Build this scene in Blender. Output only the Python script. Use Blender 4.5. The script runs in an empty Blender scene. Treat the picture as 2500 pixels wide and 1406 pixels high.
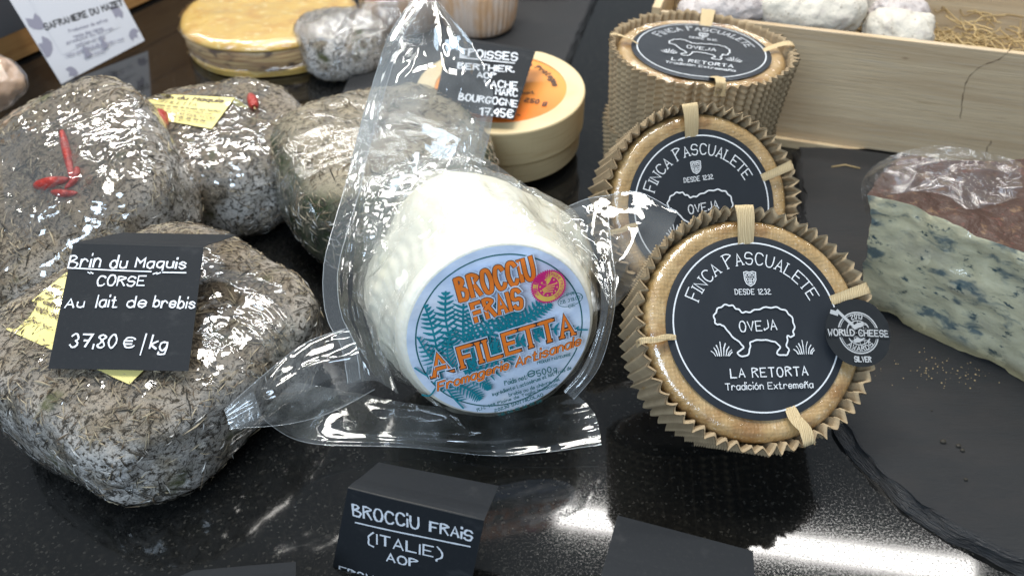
import bpy, math, random
from mathutils import Vector, Matrix, noise
from mathutils.bvhtree import BVHTree
R = math.radians
U = 0.01                      # all lengths below are centimetres
scene = bpy.context.scene
COL = scene.collection
random.seed(7)

# ---------------------------------------------------------------- camera
PITCH = 41.0; F = 1962.0; CH = 36.0
cp, sp = math.cos(R(PITCH)), math.sin(R(PITCH))
CAM = Vector((0, -41.4, CH)); FW = Vector((0, cp, -sp)); UP = Vector((0, sp, cp)); RT = Vector((1, 0, 0))
cam = bpy.data.cameras.new('camera'); camo = bpy.data.objects.new('camera', cam); COL.objects.link(camo)
camo.location = CAM * U; camo.rotation_euler = (R(90 - PITCH), 0, 0)
cam.sensor_width = 36; cam.lens = F / 2500 * 36; cam.clip_start = 0.01; cam.clip_end = 50
cam.dof.use_dof = True; cam.dof.focus_distance = 0.415; cam.dof.aperture_fstop = 9
scene.camera = camo

# ---------------------------------------------------------------- light (indoor shop: lamps over the counter, plus added strips)
w = bpy.data.worlds.new('World'); scene.world = w; w.use_nodes = True
w.node_tree.nodes['Background'].inputs[0].default_value = (0.80, 0.90, 1.0, 1)
w.node_tree.nodes['Background'].inputs[1].default_value = 0.27
def area(name, loc, target, sx, sy, power, color, rz=0):
    l = bpy.data.lights.new(name, 'AREA'); l.shape = 'RECTANGLE'; l.size = sx * U; l.size_y = sy * U
    l.energy = power; l.color = color
    o = bpy.data.objects.new(name, l); COL.objects.link(o); o.location = Vector(loc) * U
    d = (Vector(target) - Vector(loc)).normalized()
    z = -d; x = Vector((math.cos(rz), math.sin(rz), 0)); y = z.cross(x).normalized(); x = y.cross(z)
    o.rotation_euler = Matrix((x, y, z)).transposed().to_euler()
    return o
area('tube_area_light', (46, 42, 100), (30, 0, 0), 76, 3.8, 3.1, (1, .97, .93), R(-10))
area('tube_area_light', (-85, 95, 108), (-20, 5, 0), 80, 6, 8.0, (1, .96, .9), R(-9))  # added strip out of view, for highlights on the left herb cheeses' film
area('ceiling_panel', (-5, 12, 120), (0, 2, 0), 64, 30, 10.8, (1, .965, .90))
area('tube_area_light', (10, 135, 120), (0, 10, 0), 120, 6, 6.0, (.93, .97, 1), R(4))  # another added, unseen strip, for more highlights on the wrappings
area('shop_window', (-70, -150, 130), (0, 0, 0), 120, 70, 24.0, (.66, .82, 1))
vs = scene.view_settings
vs.view_transform = 'Standard'; vs.look = 'None'; vs.exposure = 0.25; vs.gamma = 1
scene.render.engine = 'CYCLES'
scene.cycles.transparent_max_bounces = 24
scene.cycles.max_bounces = 8

# ---------------------------------------------------------------- placing helpers
def P(px, py, d): return CAM + FW * d + RT * ((px - 1250) / F * d) + UP * ((703 - py) / F * d)
def ray(px, py): return (FW + RT * ((px - 1250) / F) + UP * ((703 - py) / F)).normalized()
def G(px, py, z=0.0):
    r = ray(px, py); t = (z - CAM.z) / r.z
    return CAM + r * t
MW = {}
def frame(o, n, up=(0, 0, 1), roll=0):
    n = Vector(n).normalized(); up = Vector(up); x = up.cross(n).normalized(); y = n.cross(x)
    m = Matrix((x, y, n)).transposed().to_4x4(); m.translation = Vector(o)
    return m @ Matrix.Rotation(roll, 4, 'Z')
def px2loc(M, px, py, h=0.0):
    """where the sight line through a pixel meets the local plane z=h"""
    Mi = M.inverted(); o = Mi @ CAM; r = Mi.to_3x3() @ ray(px, py); t = (h - o.z) / r.z
    q = o + r * t
    return Vector((q.x, q.y))
def scaled(M):
    m = M.copy(); m.translation = M.translation * U; return m
def thing(name, label, cat, M, group=None, kind=None):
    if not isinstance(M, Matrix): M = Matrix.Translation(Vector(M))
    o = bpy.data.objects.new(name, None); COL.objects.link(o); o.empty_display_size = 0.01
    o.matrix_world = scaled(M); MW[o] = M
    o['label'] = label; o['category'] = cat
    if group: o['group'] = group
    return o
def mk(name, vs_, fs, mats, parent=None, space='l', mi=None, smooth=True, sub=0):
    if parent is not None and space == 'w':
        Mi = MW[parent].inverted(); vs_ = [Mi @ Vector(v) for v in vs_]
    me = bpy.data.meshes.new(name)
    me.from_pydata([(v[0] * U, v[1] * U, v[2] * U) for v in vs_], [], fs)
    if not isinstance(mats, (list, tuple)): mats = [mats]
    for m in mats: me.materials.append(m)
    if mi: me.polygons.foreach_set('material_index', mi)
    if smooth: me.polygons.foreach_set('use_smooth', [True] * len(me.polygons))
    me.update()
    o = bpy.data.objects.new(name, me); COL.objects.link(o)
    if parent is not None:
        o.parent = parent; MW[o] = MW[parent]
    else: MW[o] = Matrix.Identity(4)
    if sub:
        s = o.modifiers.new('sub', 'SUBSURF'); s.levels = sub; s.render_levels = sub
    return o
def tag(o, label, cat=None, group=None, kind=None):
    if label: o['label'] = label
    if cat: o['category'] = cat
    if group: o['group'] = group
    if kind: o['kind'] = kind
    return o
def copy_thing(src, name, M, label, skip=()):
    r = src.copy(); COL.objects.link(r); r.matrix_world = scaled(M); r['label'] = label; MW[r] = M
    for ch in list(src.children):
        if ch.name.split('.')[0] in skip: continue
        c = ch.copy(); COL.objects.link(c); c.parent = r; MW[c] = M
        for g in ch.children:
            d = g.copy(); COL.objects.link(d); d.parent = c; MW[d] = M
    return r
def nz(x, y, z, s=1.0): return noise.noise(Vector((x * s, y * s, z * s)))

# ---------------------------------------------------------------- material helper
def tex(nt, spec):
    """spec: (type, scale per cm, (stretch xyz), extra)"""
    typ, sc, st = spec[0], spec[1], spec[2]
    ex = spec[3] if len(spec) > 3 else {}
    tc = nt.nodes.new('ShaderNodeTexCoord'); mp = nt.nodes.new('ShaderNodeMapping')
    mp.inputs['Scale'].default_value = (100 * st[0], 100 * st[1], 100 * st[2])
    mp.inputs['Rotation'].default_value = ex.get('rot', (0, 0, 0))
    mp.inputs['Location'].default_value = ex.get('loc', (0, 0, 0))
    nt.links.new(tc.outputs['Object'], mp.inputs['Vector'])
    vec = mp.outputs[0]
    if 'warp' in ex:
        nn = nt.nodes.new('ShaderNodeTexNoise'); nn.inputs['Scale'].default_value = ex.get('wscale', sc * .5); nn.inputs['Detail'].default_value = 2
        nt.links.new(vec, nn.inputs['Vector'])
        vm = nt.nodes.new('ShaderNodeVectorMath'); vm.operation = 'MULTIPLY_ADD'
        nt.links.new(nn.outputs['Color'], vm.inputs[0]); vm.inputs[1].default_value = (ex['warp'],) * 3
        nt.links.new(vec, vm.inputs[2]); vec = vm.outputs[0]
    if typ == 'noise':
        t = nt.nodes.new('ShaderNodeTexNoise'); t.inputs['Scale'].default_value = sc
        t.inputs['Detail'].default_value = ex.get('detail', 4); t.inputs['Roughness'].default_value = ex.get('rough', .55)
        out = t.outputs['Fac']
    elif typ == 'vor':
        t = nt.nodes.new('ShaderNodeTexVoronoi'); t.inputs['Scale'].default_value = sc; t.feature = ex.get('feature', 'F1')
        out = t.outputs['Distance']
    elif typ == 'cell':
        t = nt.nodes.new('ShaderNodeTexVoronoi'); t.inputs['Scale'].default_value = sc
        s = nt.nodes.new('ShaderNodeSeparateColor'); nt.links.new(t.outputs['Color'], s.inputs[0]); 
        nt.links.new(vec, t.inputs['Vector']); return s.outputs[0]
    elif typ == 'wave':
        t = nt.nodes.new('ShaderNodeTexWave'); t.inputs['Scale'].default_value = sc
        t.inputs['Distortion'].default_value = ex.get('dist', 1); t.bands_direction = ex.get('dir', 'X')
        t.inputs['Detail'].default_value = 2; out = t.outputs['Fac']
    elif typ == 'grad':
        t = nt.nodes.new('ShaderNodeSeparateXYZ'); nt.links.new(vec, t.inputs[0]); return t.outputs[ex.get('axis', 2)]
    nt.links.new(vec, t.inputs['Vector'])
    return out
def ramp(nt, sock, lo, hi):
    m = nt.nodes.new('ShaderNodeMapRange'); m.inputs['From Min'].default_value = lo; m.inputs['From Max'].default_value = hi
    m.interpolation_type = 'SMOOTHSTEP'
    nt.links.new(sock, m.inputs['Value']); return m.outputs[0]
def material(name, col, rough=.5, layers=(), bumps=(), metal=0, spec=.5, coat=0, coat_rough=.08, sss=0, rvar=None, trans=0):
    m = bpy.data.materials.new(name); m.use_nodes = True; nt = m.node_tree
    b = nt.nodes['Principled BSDF']
    b.inputs['Roughness'].default_value = rough; b.inputs['Metallic'].default_value = metal
    b.inputs['Specular IOR Level'].default_value = spec
    b.inputs['Coat Weight'].default_value = coat; b.inputs['Coat Roughness'].default_value = coat_rough
    if trans: b.inputs['Transmission Weight'].default_value = trans
    if sss:
        b.inputs['Subsurface Weight'].default_value = sss; b.inputs['Subsurface Scale'].default_value = .004
        b.inputs['Subsurface Radius'].default_value = (1, .8, .6)
    cur = nt.nodes.new('ShaderNodeRGB'); cur.outputs[0].default_value = (*col, 1); cur = cur.outputs[0]
    for tx, lo, hi, c in layers:
        f = ramp(nt, tex(nt, tx), lo, hi)
        mx = nt.nodes.new('ShaderNodeMix'); mx.data_type = 'RGBA'
        nt.links.new(f, mx.inputs['Factor']); nt.links.new(cur, mx.inputs['A']); mx.inputs['B'].default_value = (*c, 1)
        cur = mx.outputs['Result']
    nt.links.new(cur, b.inputs['Base Color'])
    last = None
    for tx, dist in bumps:
        bn = nt.nodes.new('ShaderNodeBump'); bn.inputs['Distance'].default_value = dist * U; bn.inputs['Strength'].default_value = 1
        nt.links.new(tex(nt, tx), bn.inputs['Height'])
        if last: nt.links.new(last, bn.inputs['Normal'])
        last = bn.outputs[0]
    if last:
        nt.links.new(last, b.inputs['Normal'])
        if coat: nt.links.new(last, b.inputs['Coat Normal'])
    if rvar:
        tx, lo, hi, r0, r1 = rvar
        f = ramp(nt, tex(nt, tx), lo, hi)
        mr = nt.nodes.new('ShaderNodeMapRange'); nt.links.new(f, mr.inputs['Value'])
        mr.inputs['To Min'].default_value = r0; mr.inputs['To Max'].default_value = r1
        nt.links.new(mr.outputs[0], b.inputs['Roughness'])
    return m
def film(name, tint=(.98, .98, .98), rough=.06, bumps=(), milk=0.0, milk_tex=None, milkcol=(.9, .92, .95), gain=1.6, base=.02):
    m = bpy.data.materials.new(name); m.use_nodes = True; nt = m.node_tree; nt.nodes.clear()
    out = nt.nodes.new('ShaderNodeOutputMaterial')
    tr = nt.nodes.new('ShaderNodeBsdfTransparent'); tr.inputs[0].default_value = (*tint, 1)
    gl = nt.nodes.new('ShaderNodeBsdfGlossy'); gl.inputs['Roughness'].default_value = rough; gl.inputs['Color'].default_value = (1, 1, 1, 1)
    fr = nt.nodes.new('ShaderNodeLayerWeight'); fr.inputs['Blend'].default_value = .5
    last = None
    for tx, dist in bumps:
        bn = nt.nodes.new('ShaderNodeBump'); bn.inputs['Distance'].default_value = dist * U
        nt.links.new(tex(nt, tx), bn.inputs['Height'])
        if last: nt.links.new(last, bn.inputs['Normal'])
        last = bn.outputs[0]
    if last:
        nt.links.new(last, gl.inputs['Normal']); nt.links.new(last, fr.inputs['Normal'])
    ma = nt.nodes.new('ShaderNodeMath'); ma.operation = 'MULTIPLY_ADD'; ma.use_clamp = True
    pw = nt.nodes.new('ShaderNodeMath'); pw.operation = 'POWER'; nt.links.new(fr.outputs['Facing'], pw.inputs[0]); pw.inputs[1].default_value = 4.5
    nt.links.new(pw.outputs[0], ma.inputs[0]); ma.inputs[1].default_value = .8; ma.inputs[2].default_value = .045 * gain + base
    mx = nt.nodes.new('ShaderNodeMixShader')
    nt.links.new(ma.outputs[0], mx.inputs[0]); nt.links.new(gl.outputs[0], mx.inputs[2])
    a = tr.outputs[0]
    if milk:
        di = nt.nodes.new('ShaderNodeBsdfDiffuse'); di.inputs[0].default_value = (*milkcol, 1)
        tl = nt.nodes.new('ShaderNodeBsdfTranslucent'); tl.inputs[0].default_value = (*milkcol, 1)
        md = nt.nodes.new('ShaderNodeMixShader'); nt.links.new(di.outputs[0], md.inputs[1]); nt.links.new(tl.outputs[0], md.inputs[2])
        m2 = nt.nodes.new('ShaderNodeMixShader')
        if milk_tex:
            f = ramp(nt, tex(nt, milk_tex[0]), milk_tex[1], milk_tex[2])
            mm = nt.nodes.new('ShaderNodeMath'); mm.operation = 'MULTIPLY'; nt.links.new(f, mm.inputs[0]); mm.inputs[1].default_value = milk
            nt.links.new(mm.outputs[0], m2.inputs[0])
        else: m2.inputs[0].default_value = milk
        nt.links.new(a, m2.inputs[1]); nt.links.new(md.outputs[0], m2.inputs[2]); a = m2.outputs[0]
    nt.links.new(a, mx.inputs[1]); nt.links.new(mx.outputs[0], out.inputs[0])
    return m

# ---------------------------------------------------------------- mesh helpers
def grid_faces(n, m, closed=False, off=0):
    fs = []
    for i in range(n - 1):
        for j in range(m if closed else m - 1):
            j2 = (j + 1) % m
            fs.append((off + i * m + j, off + i * m + j2, off + (i + 1) * m + j2, off + (i + 1) * m + j))
    return fs
def cr(p0, p1, p2, p3, t):
    return 0.5 * ((2 * p1) + (p2 - p0) * t + (2 * p0 - 5 * p1 + 4 * p2 - p3) * t * t + (3 * p1 - p0 - 3 * p2 + p3) * t ** 3)
def spline(pts, n, closed=False):
    k = len(pts); out = []
    seg = k if closed else k - 1
    for i in range(n):
        u = i / (n if closed else (n - 1)) * seg; s = min(int(u), seg - 1); t = u - s
        g = (lambda j: pts[j % k]) if closed else (lambda j: pts[max(0, min(k - 1, j))])
        out.append(cr(g(s - 1), g(s), g(s + 1), g(s + 2), t))
    return out
def sheet(rows, n, m, amp=0.0, freq=.5, seed=0, crease=0.0):
    """smooth sheet through rows of 3D points, with wrinkles"""
    rr = [spline(r, m) for r in rows]
    cols = [spline([rr[i][j] for i in range(len(rr))], n) for j in range(m)]
    vs_ = []
    for i in range(n):
        for j in range(m):
            p = cols[j][i]
            if amp:
                q = p * freq
                k = noise.noise(q + Vector((seed * 7.3, 0, 0)))
                c = 1 - abs(noise.noise(Vector((i / n * 5 + seed, j / m * 3, seed * 2.1)))) * 2.2
                p = p - ray(1250, 703) * (amp * k + crease * c)
            vs_.append(p)
    return vs_, grid_faces(n, m)
def tube(pts, r, k=6, taper=None):
    vs_, fs = [], []
    n = len(pts)
    for i, p in enumerate(pts):
        d = (pts[min(i + 1, n - 1)] - pts[max(i - 1, 0)]).normalized()
        a = d.cross(Vector((.31, .17, .93))).normalized(); b = d.cross(a)
        rr = r * (taper(i / (n - 1)) if taper else 1)
        for j in range(k):
            t = 2 * math.pi * j / k; vs_.append(p + a * (rr * math.cos(t)) + b * (rr * math.sin(t)))
    fs = grid_faces(n, k, True); fs.append(tuple(range(k))); fs.append(tuple(range((n - 1) * k, n * k)))
    return vs_, fs
def box(x0, x1, y0, y1, z0, z1):
    v = [(x, y, z) for z in (z0, z1) for y in (y0, y1) for x in (x0, x1)]
    return v, [(0, 2, 3, 1), (4, 5, 7, 6), (0, 1, 5, 4), (2, 6, 7, 3), (0, 4, 6, 2), (1, 3, 7, 5)]
def lathe(prof, n, fn=None, cap=True):
    vs_ = []
    for i, (r, z) in enumerate(prof):
        for j in range(n):
            t = 2 * math.pi * j / n
            rr, zz = (r, z) if fn is None else fn(r, z, t, i)
            vs_.append((rr * math.cos(t), rr * math.sin(t), zz))
    fs = grid_faces(len(prof), n, True)
    if cap:
        fs.append(tuple(range(n))); fs.append(tuple((len(prof) - 1) * n + j for j in range(n)))
    return vs_, fs
class Acc:
    def __init__(s): s.v = []; s.f = []; s.m = []
    def add(s, v, f, mi=0):
        o = len(s.v); s.v += [Vector(p) for p in v]; s.f += [tuple(i + o for i in q) for q in f]; s.m += [mi] * len(f)

# ---------------------------------------------------------------- single-stroke lettering
FONT = dict(A="022842 1434", B="0208 ~0828372605 ~0525443212 1202", C="~4738180604123243", D="0208 ~0828464422 2202 ", E="48080242 0535",
 F="480802 0535", G="~4738180604123244 4424", H="0802 4842 0545", I="2822", J="~3834230203", K="0802 4805 0542", L="080242", M="0208254842",
 N="02084248", O="~180604123244463818", P="0208 ~0828472605", Q="~180604123244463818 2341", R="0208 ~0828472605 2542", S="~47381806153544321203",
 T="0848 2822", U="~080412324448", V="082248", W="0812253248", X="0842 4802", Y="0825 4825 2522", Z="08480242",
 a="~36160503122234 3632", b="0902 ~0416263533221203", c="~3526160503122233", d="3932 ~3426160503122234", e="0434 ~343526160503122233",
 f="~39291712 0626", g="~36160503122234 ~3631200001", h="0902 ~04162635 3532", i="1612 1819", j="~16110001 1819", k="0902 3604 0432", l="1912",
 m="0602 ~05162522 ~25364542", n="0602 ~04162635 3532", o="~160503122233352616", p="0600 ~0416263533221203", q="3630 ~36160503122234",
 r="0602 ~04162635", s="~352616052433221203", t="~1813122232 0626", u="~0603122233 3632", v="061236", w="0612243246", x="0632 3602",
 y="0613 3600", z="06360232")
FONT.update({'0': "~180604122234362818", '1': "0728 2822", '2': "~07182837360402 0242", '3': "~0718283625 ~253433221203", '4': "280444 3632",
 '5': "380805 ~05253433221203", '6': "~382817040312223334251504", '7': "084822 1535", '8': "~18071625332212031426372818", '9': "~3628170605142536 3622",
 '€': "~4738180604123243 0636 0434", ',': "1311", '.': "1213", '/': "0149", '-': "0434", '(': "~2906040120", ')': "~0926230100", '“': "0918 1928",
 '”': "1908 2918", "'": "1817", ':': "1314 1617", '*': "0646 2824 0844 4804"})
for base, acc, s in (('é', 'e', "1728"), ('è', 'e', "1827"), ('ó', 'o', "1728"), ('ñ', 'n', "~07182738")): FONT[base] = FONT[acc] + ' ' + s
def glyph(ch):
    out = []
    for s in FONT.get(ch, '').split():
        sm = s[0] == '~'; s = s[1:] if sm else s
        pts = [Vector((int(s[i]), int(s[i + 1]) - 2)) for i in range(0, len(s), 2)]
        if sm and len(pts) > 2:
            closed = (pts[0] - pts[-1]).length < .01
            pts = spline(pts[:-1], 4 * len(pts), True) + [pts[0]] if closed else spline(pts, 4 * len(pts))
        out.append((pts, sm))
    x0 = min([p.x for st, _ in out for p in st], default=0)
    out = [([p - Vector((x0, 0)) for p in st], sm) for st, sm in out]
    wd = max([p.x for st, _ in out for p in st], default=2)
    return out, (1.6 if ch == ' ' else wd)
class Print:
    """flat print laid on a surface: ribbons and fills in local (u,v), a hair above each other"""
    def __init__(s, h0=0.012, surf=None):
        s.v = []; s.f = []; s.m = []; s.h = h0
        s.surf = surf or (lambda u, v, h: Vector((u, v, h)))
    def ribbon(s, pts, w, mi=0, closed=False, jit=0, round_=True):
        if len(pts) < 2: return
        q = []
        for p in pts:
            if not q or (p - q[-1]).length > 1e-4: q.append(p)
        pts = q; n = len(pts)
        if n < 2: return
        if closed and (pts[0] - pts[-1]).length < 1e-3: pts = pts[:-1]; n -= 1
        L, Rr = [], []
        for i in range(n):
            if closed: a, b = pts[i - 1], pts[(i + 1) % n]
            else: a, b = pts[max(i - 1, 0)], pts[min(i + 1, n - 1)]
            p = pts[i]
            d1 = (p - a).normalized() if (p - a).length > 1e-5 else (b - p).normalized()
            d2 = (b - p).normalized() if (b - p).length > 1e-5 else d1
            t = d1 + d2
            if t.length < .3: t = d2 - d1 * .2
            t.normalize(); nn = Vector((-t.y, t.x))
            k = 1 / max(.55, abs(nn.dot(Vector((-d2.y, d2.x)))))
            ww = w * .5 * k * (1 + (random.uniform(-jit, jit)))
            L.append(p + nn * ww); Rr.append(p - nn * ww)
        if not closed and round_:
            d = (pts[0] - pts[1]).normalized() * w * .3; L[0] += d; Rr[0] += d
            d = (pts[-1] - pts[-2]).normalized() * w * .3; L[-1] += d; Rr[-1] += d
        o = len(s.v); h = s.h
        for i in range(n):
            hh = h + 0.0006 * i / n
            s.v.append(s.surf(L[i].x, L[i].y, hh)); s.v.append(s.surf(Rr[i].x, Rr[i].y, hh))
        for i in range(n if closed else n - 1):
            a = o + 2 * i; b = o + 2 * ((i + 1) % n)
            s.f.append((a, a + 1, b + 1, b)); s.m.append(mi)
        s.h += 0.0007
    def poly(s, pts, mi=0):
        o = len(s.v); c = sum(pts, Vector((0, 0))) / len(pts)
        s.v.append(s.surf(c.x, c.y, s.h))
        for p in pts: s.v.append(s.surf(p.x, p.y, s.h))
        n = len(pts)
        for i in range(n): s.f.append((o, o + 1 + i, o + 1 + (i + 1) % n)); s.m.append(mi)
        s.h += 0.0007
    def disc(s, c, rx, ry, mi=0, rot=0, n=48, star=0):
        pts = []
        for i in range(n):
            t = 2 * math.pi * i / n; k = 1 + (star if i % 2 else 0)
            p = Vector((rx * k * math.cos(t), ry * k * math.sin(t)))
            pts.append(c + Matrix.Rotation(rot, 2) @ p)
        s.poly(pts, mi)
    def ring(s, c, rx, ry, w, mi=0, rot=0, n=96):
        s.ribbon([c + Matrix.Rotation(rot, 2) @ Vector((rx * math.cos(2 * math.pi * i / n), ry * math.sin(2 * math.pi * i / n))) for i in range(n)], w, mi, True)
    def layout(s, text, gap=1.6):
        x = 0; out = []
        for ch in text:
            g, wd = glyph(ch)
            out.append((g, x, wd)); x += wd + gap
        return out, x - gap
    def line(s, text, p0, p1, cap, w, mi=0, jit=0, serif=False, shear=0, gap=1.6, wob=0, w2=None):
        """lettering whose baseline runs from p0 to p1; w: stroke width, optional w2/mi2 outline drawn first"""
        lay, W = s.layout(text, gap); d = p1 - p0; sx = d.length / W; sy = cap / 6; d.normalize(); nn = Vector((-d.y, d.x))
        st = []
        for g, x0, wd in lay:
            dy = random.uniform(-wob, wob) * cap; ds = 1 + random.uniform(-wob, wob)
            for pts, sm in g:
                loc = [Vector((x0 + p.x + shear * p.y, p.y * ds)) for p in pts]
                st.append([p0 + d * (q.x * sx) + nn * (q.y * sy + dy) for q in loc])
                if serif and not sm:
                    for e in (loc[0], loc[-1]):
                        if e.y < .3 or e.y > 5.7:
                            st.append([p0 + d * ((e.x - .75) * sx) + nn * (e.y * sy), p0 + d * ((e.x + .75) * sx) + nn * (e.y * sy)])
        if w2:
            for q, ww, m2 in w2:
                for t in st: s.ribbon([p + q for p in t], ww, m2)
        for i, t in enumerate(st): s.ribbon(t, w * (.55 if serif and len(t) == 2 and (t[0] - t[1]).length < cap * .35 else 1), mi, jit=jit)
    def arc(s, text, c, r, a0, a1, cap, w, mi=0, serif=False, gap=1.6, big=()):
        lay, W = s.layout(text, gap)
        for k, (g, x0, wd) in enumerate(lay):
            sc = 1.22 if k in big else 1.0
            for pts, sm in g:
                def tr(p):
                    a = a0 + (a1 - a0) * (x0 + p.x) / W; rr = r + p.y * cap / 6 * sc * (1 if a0 > a1 else -1)
                    return c + Vector((math.cos(a), math.sin(a))) * rr
                s.ribbon([tr(p) for p in pts], w, mi)
                if serif and not sm:
                    for e in (pts[0], pts[-1]):
                        if e.y < .3 or e.y > 5.7: s.ribbon([tr(e + Vector((-.7, 0))), tr(e + Vector((.7, 0)))], w * .7, mi)
    def obj(s, name, mats, parent): return mk(name, s.v, s.f, mats, parent, mi=s.m, smooth=False)

# ================================================================ MATERIALS
granite = material('polished_granite', (.006, .0063, .0063), .07,
    layers=[(('noise', 3.0, (1, 1, 1), {'detail': 6}), .5, .75, (.014, .0135, .012)),
            (('cell', 9, (1, 1, 1), {'warp': .12, 'wscale': 6}), .93, .98, (.028, .027, .024)),
            (('vor', 4.2, (1, 1, 1)), .06, .02, (.12, .11, .10))],
    rvar=(('noise', 9, (1, 1, 1), {'detail': 6}), .45, .68, .06, .17), spec=.6)
slate = material('slate', (.025, .026, .028), .55,
    layers=[(('noise', .35, (1, 2.5, 1), {'detail': 6}), .4, .7, (.030, .029, .030)), (('noise', 7, (1, 4, 1)), .6, .8, (.042, .040, .038))],
    bumps=[(('noise', 1.4, (.5, 3, 1), {'detail': 8, 'rough': .65, 'rot': (0, 0, R(25))}), .10), (('noise', 14, (1, 3, 1), {'rot': (0, 0, R(25))}), .05)], spec=.34)
slate_edge = material('slate_edge', (.014, .015, .017), .42, bumps=[(('noise', 2.0, (1, 1, 9), {'detail': 8}), .2)])
chalkcard = material('black_card', (.015, .0175, .021), .7, layers=[(('noise', 5, (1, 1, 1)), .5, .9, (.024, .026, .029)), (('noise', .5, (1, 2, 1), {'detail': 6, 'warp': .5}), .58, .8, (.040, .042, .045))],
    bumps=[(('noise', 22, (1, 1, 1)), .008)], spec=.22)
cardedge = material('card_edge', (.07, .066, .06), .8)
chalk = material('white_chalk_ink', (.72, .75, .80), .7, layers=[(('noise', 16, (1, 1, 1), {'detail': 5}), .56, .78, (.33, .35, .39))])
paperyellow = material('yellow_paper', (.80, .70, .26), .5, layers=[(('noise', .8, (1, 1, 1)), .4, .8, (.74, .64, .24))], coat=.6)
ink = material('dark_ink', (.10, .07, .05), .6)
inkpurple = material('purple_ink', (.20, .07, .18), .6)
rind_layers = [(('noise', .5, (1, 1, 1), {'detail': 5}), .45, .66, (.30, .255, .19)), (('grad', 1, (1, 1, 1)), .9, 4.0, (.235, .185, .125)),
    (('noise', 3.4, (1, 1, 1), {'detail': 7, 'rough': .7, 'warp': .3}), .50, .60, (.055, .043, .028)),
    (('noise', 5.5, (1, 1, 2.0), {'detail': 6, 'rough': .7, 'loc': (4, 2, 8)}), .55, .63, (.05, .047, .042)),
    (('noise', .34, (1, 1, 1), {'loc': (9, 5, 2)}), .60, .72, (.10, .105, .045))]
brin_rind = material('herb_rind', (.66, .63, .59), .6, layers=rind_layers,
    bumps=[(('noise', 3.2, (1, 1, 1), {'detail': 8, 'rough': .7}), .22)], spec=.4)
brin_green = material('green_mould_rind', (.12, .12, .08), .6, layers=[
    (('noise', .45, (1, 1, 1), {'detail': 4}), .40, .55, (.026, .045, .012)),
    (('noise', 4.2, (1, 1, 1.4), {'detail': 7, 'rough': .7, 'warp': .3}), .5, .6, (.030, .034, .022)),
    (('grad', 1, (1, 1, 1)), 2.7, 3.9, (.42, .36, .26)),
    (('noise', 4.6, (1, 1, 1), {'detail': 7, 'rough': .7, 'loc': (3, 1, 1)}), .54, .63, (.14, .115, .08))],
    bumps=[(('noise', 3.2, (1, 1, 1), {'detail': 8, 'rough': .7}), .22)], spec=.4)
herb_a = material('dry_herb_brown', (.15, .11, .07), .7)
herb_b = material('dry_herb_dark', (.035, .030, .022), .7)
herb_c = material('dry_herb_straw', (.38, .32, .22), .7)
herb_d = material('mould_white', (.62, .61, .58), .8)
cling = film('cling_film', rough=.07, bumps=[(('noise', .42, (1, 1, 1), {'detail': 2, 'warp': 1.2, 'wscale': .5}), .80), (('noise', 1.0, (1, 1, 1), {'detail': 2, 'warp': .8}), .06)],
    milk=.05, milk_tex=(('noise', .9, (1, 1, 1), {'detail': 4}), .5, .8), gain=2.3, base=.03)
cling_fine = film('cling_film_fine_creases', rough=.09, bumps=[(('noise', 1.6, (2.2, .5, 1), {'detail': 4, 'warp': .8, 'rot': (0, 0, R(35))}), .14)],
    milk=.07, milk_tex=(('noise', 1.3, (1, 1, 1), {'detail': 4}), .42, .75), gain=2.2, base=.03)
cling_crumple = film('crumpled_film', rough=.10, bumps=[(('noise', .9, (1.2, .5, 1), {'detail': 6, 'warp': 1.2, 'rot': (0, 0, R(-50))}), .5)],
    milk=.15, milk_tex=(('noise', .8, (1, 1, 1), {'detail': 5}), .35, .8), gain=2.0, base=.05)
face_film = film('tight_film', rough=.10, bumps=[(('noise', .9, (1, 1, 1), {'detail': 5, 'warp': .5}), .16), (('noise', 4, (2, .4, 1), {'detail': 3, 'rot': (0, 0, R(-50))}), .012)], gain=1.7, base=.02)
pouch_mat = film('clear_pouch', tint=(.955, .965, .965), rough=.045, bumps=[(('noise', .22, (1, 1, 1), {'detail': 2, 'warp': 1.5, 'wscale': .3}), .9), (('noise', 1.1, (1, 1, 1), {'detail': 2, 'warp': .8}), .02)],
    milk=.17, milk_tex=(('noise', .25, (1, 1, 1), {'detail': 3}), .3, .7), milkcol=(.82, .88, .92), gain=2.0, base=.02)
pouch_tight = film('clear_pouch_tight', tint=(.97, .975, .965), rough=.06, bumps=[(('noise', .35, (1, 1, 1), {'detail': 2, 'warp': 1.5, 'wscale': .4}), .5), (('noise', 1.0, (1, 1, 1), {'detail': 3, 'warp': 1.2}), .14)],
    milk=.09, milkcol=(.85, .87, .84), gain=2.6, base=.03)
seam_mat = film('heat_seal', tint=(.90, .92, .93), rough=.12, bumps=[(('noise', 2.5, (1, 1, 1), {'detail': 3}), .05)], milk=.12, milkcol=(.70, .76, .82), gain=1.6, base=.02)
edge_mat = film('pouch_edge_highlight', tint=(.8, .84, .86), rough=.1, milk=.45, milkcol=(.85, .9, .95), gain=2.2, base=.1)  # film edge kept pale, so its highlight line is put into the colour
brocciu_mat = material('fresh_cheese', (.80, .775, .67), .45, layers=[(('noise', .4, (1, 1, 1)), .5, .75, (.76, .74, .60)), (('noise', 2.5, (1, 1, 1)), .55, .8, (.84, .84, .80))],
    bumps=[(('noise', 1.1, (1, 1, 1), {'detail': 5}), .09)], sss=.2)
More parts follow.
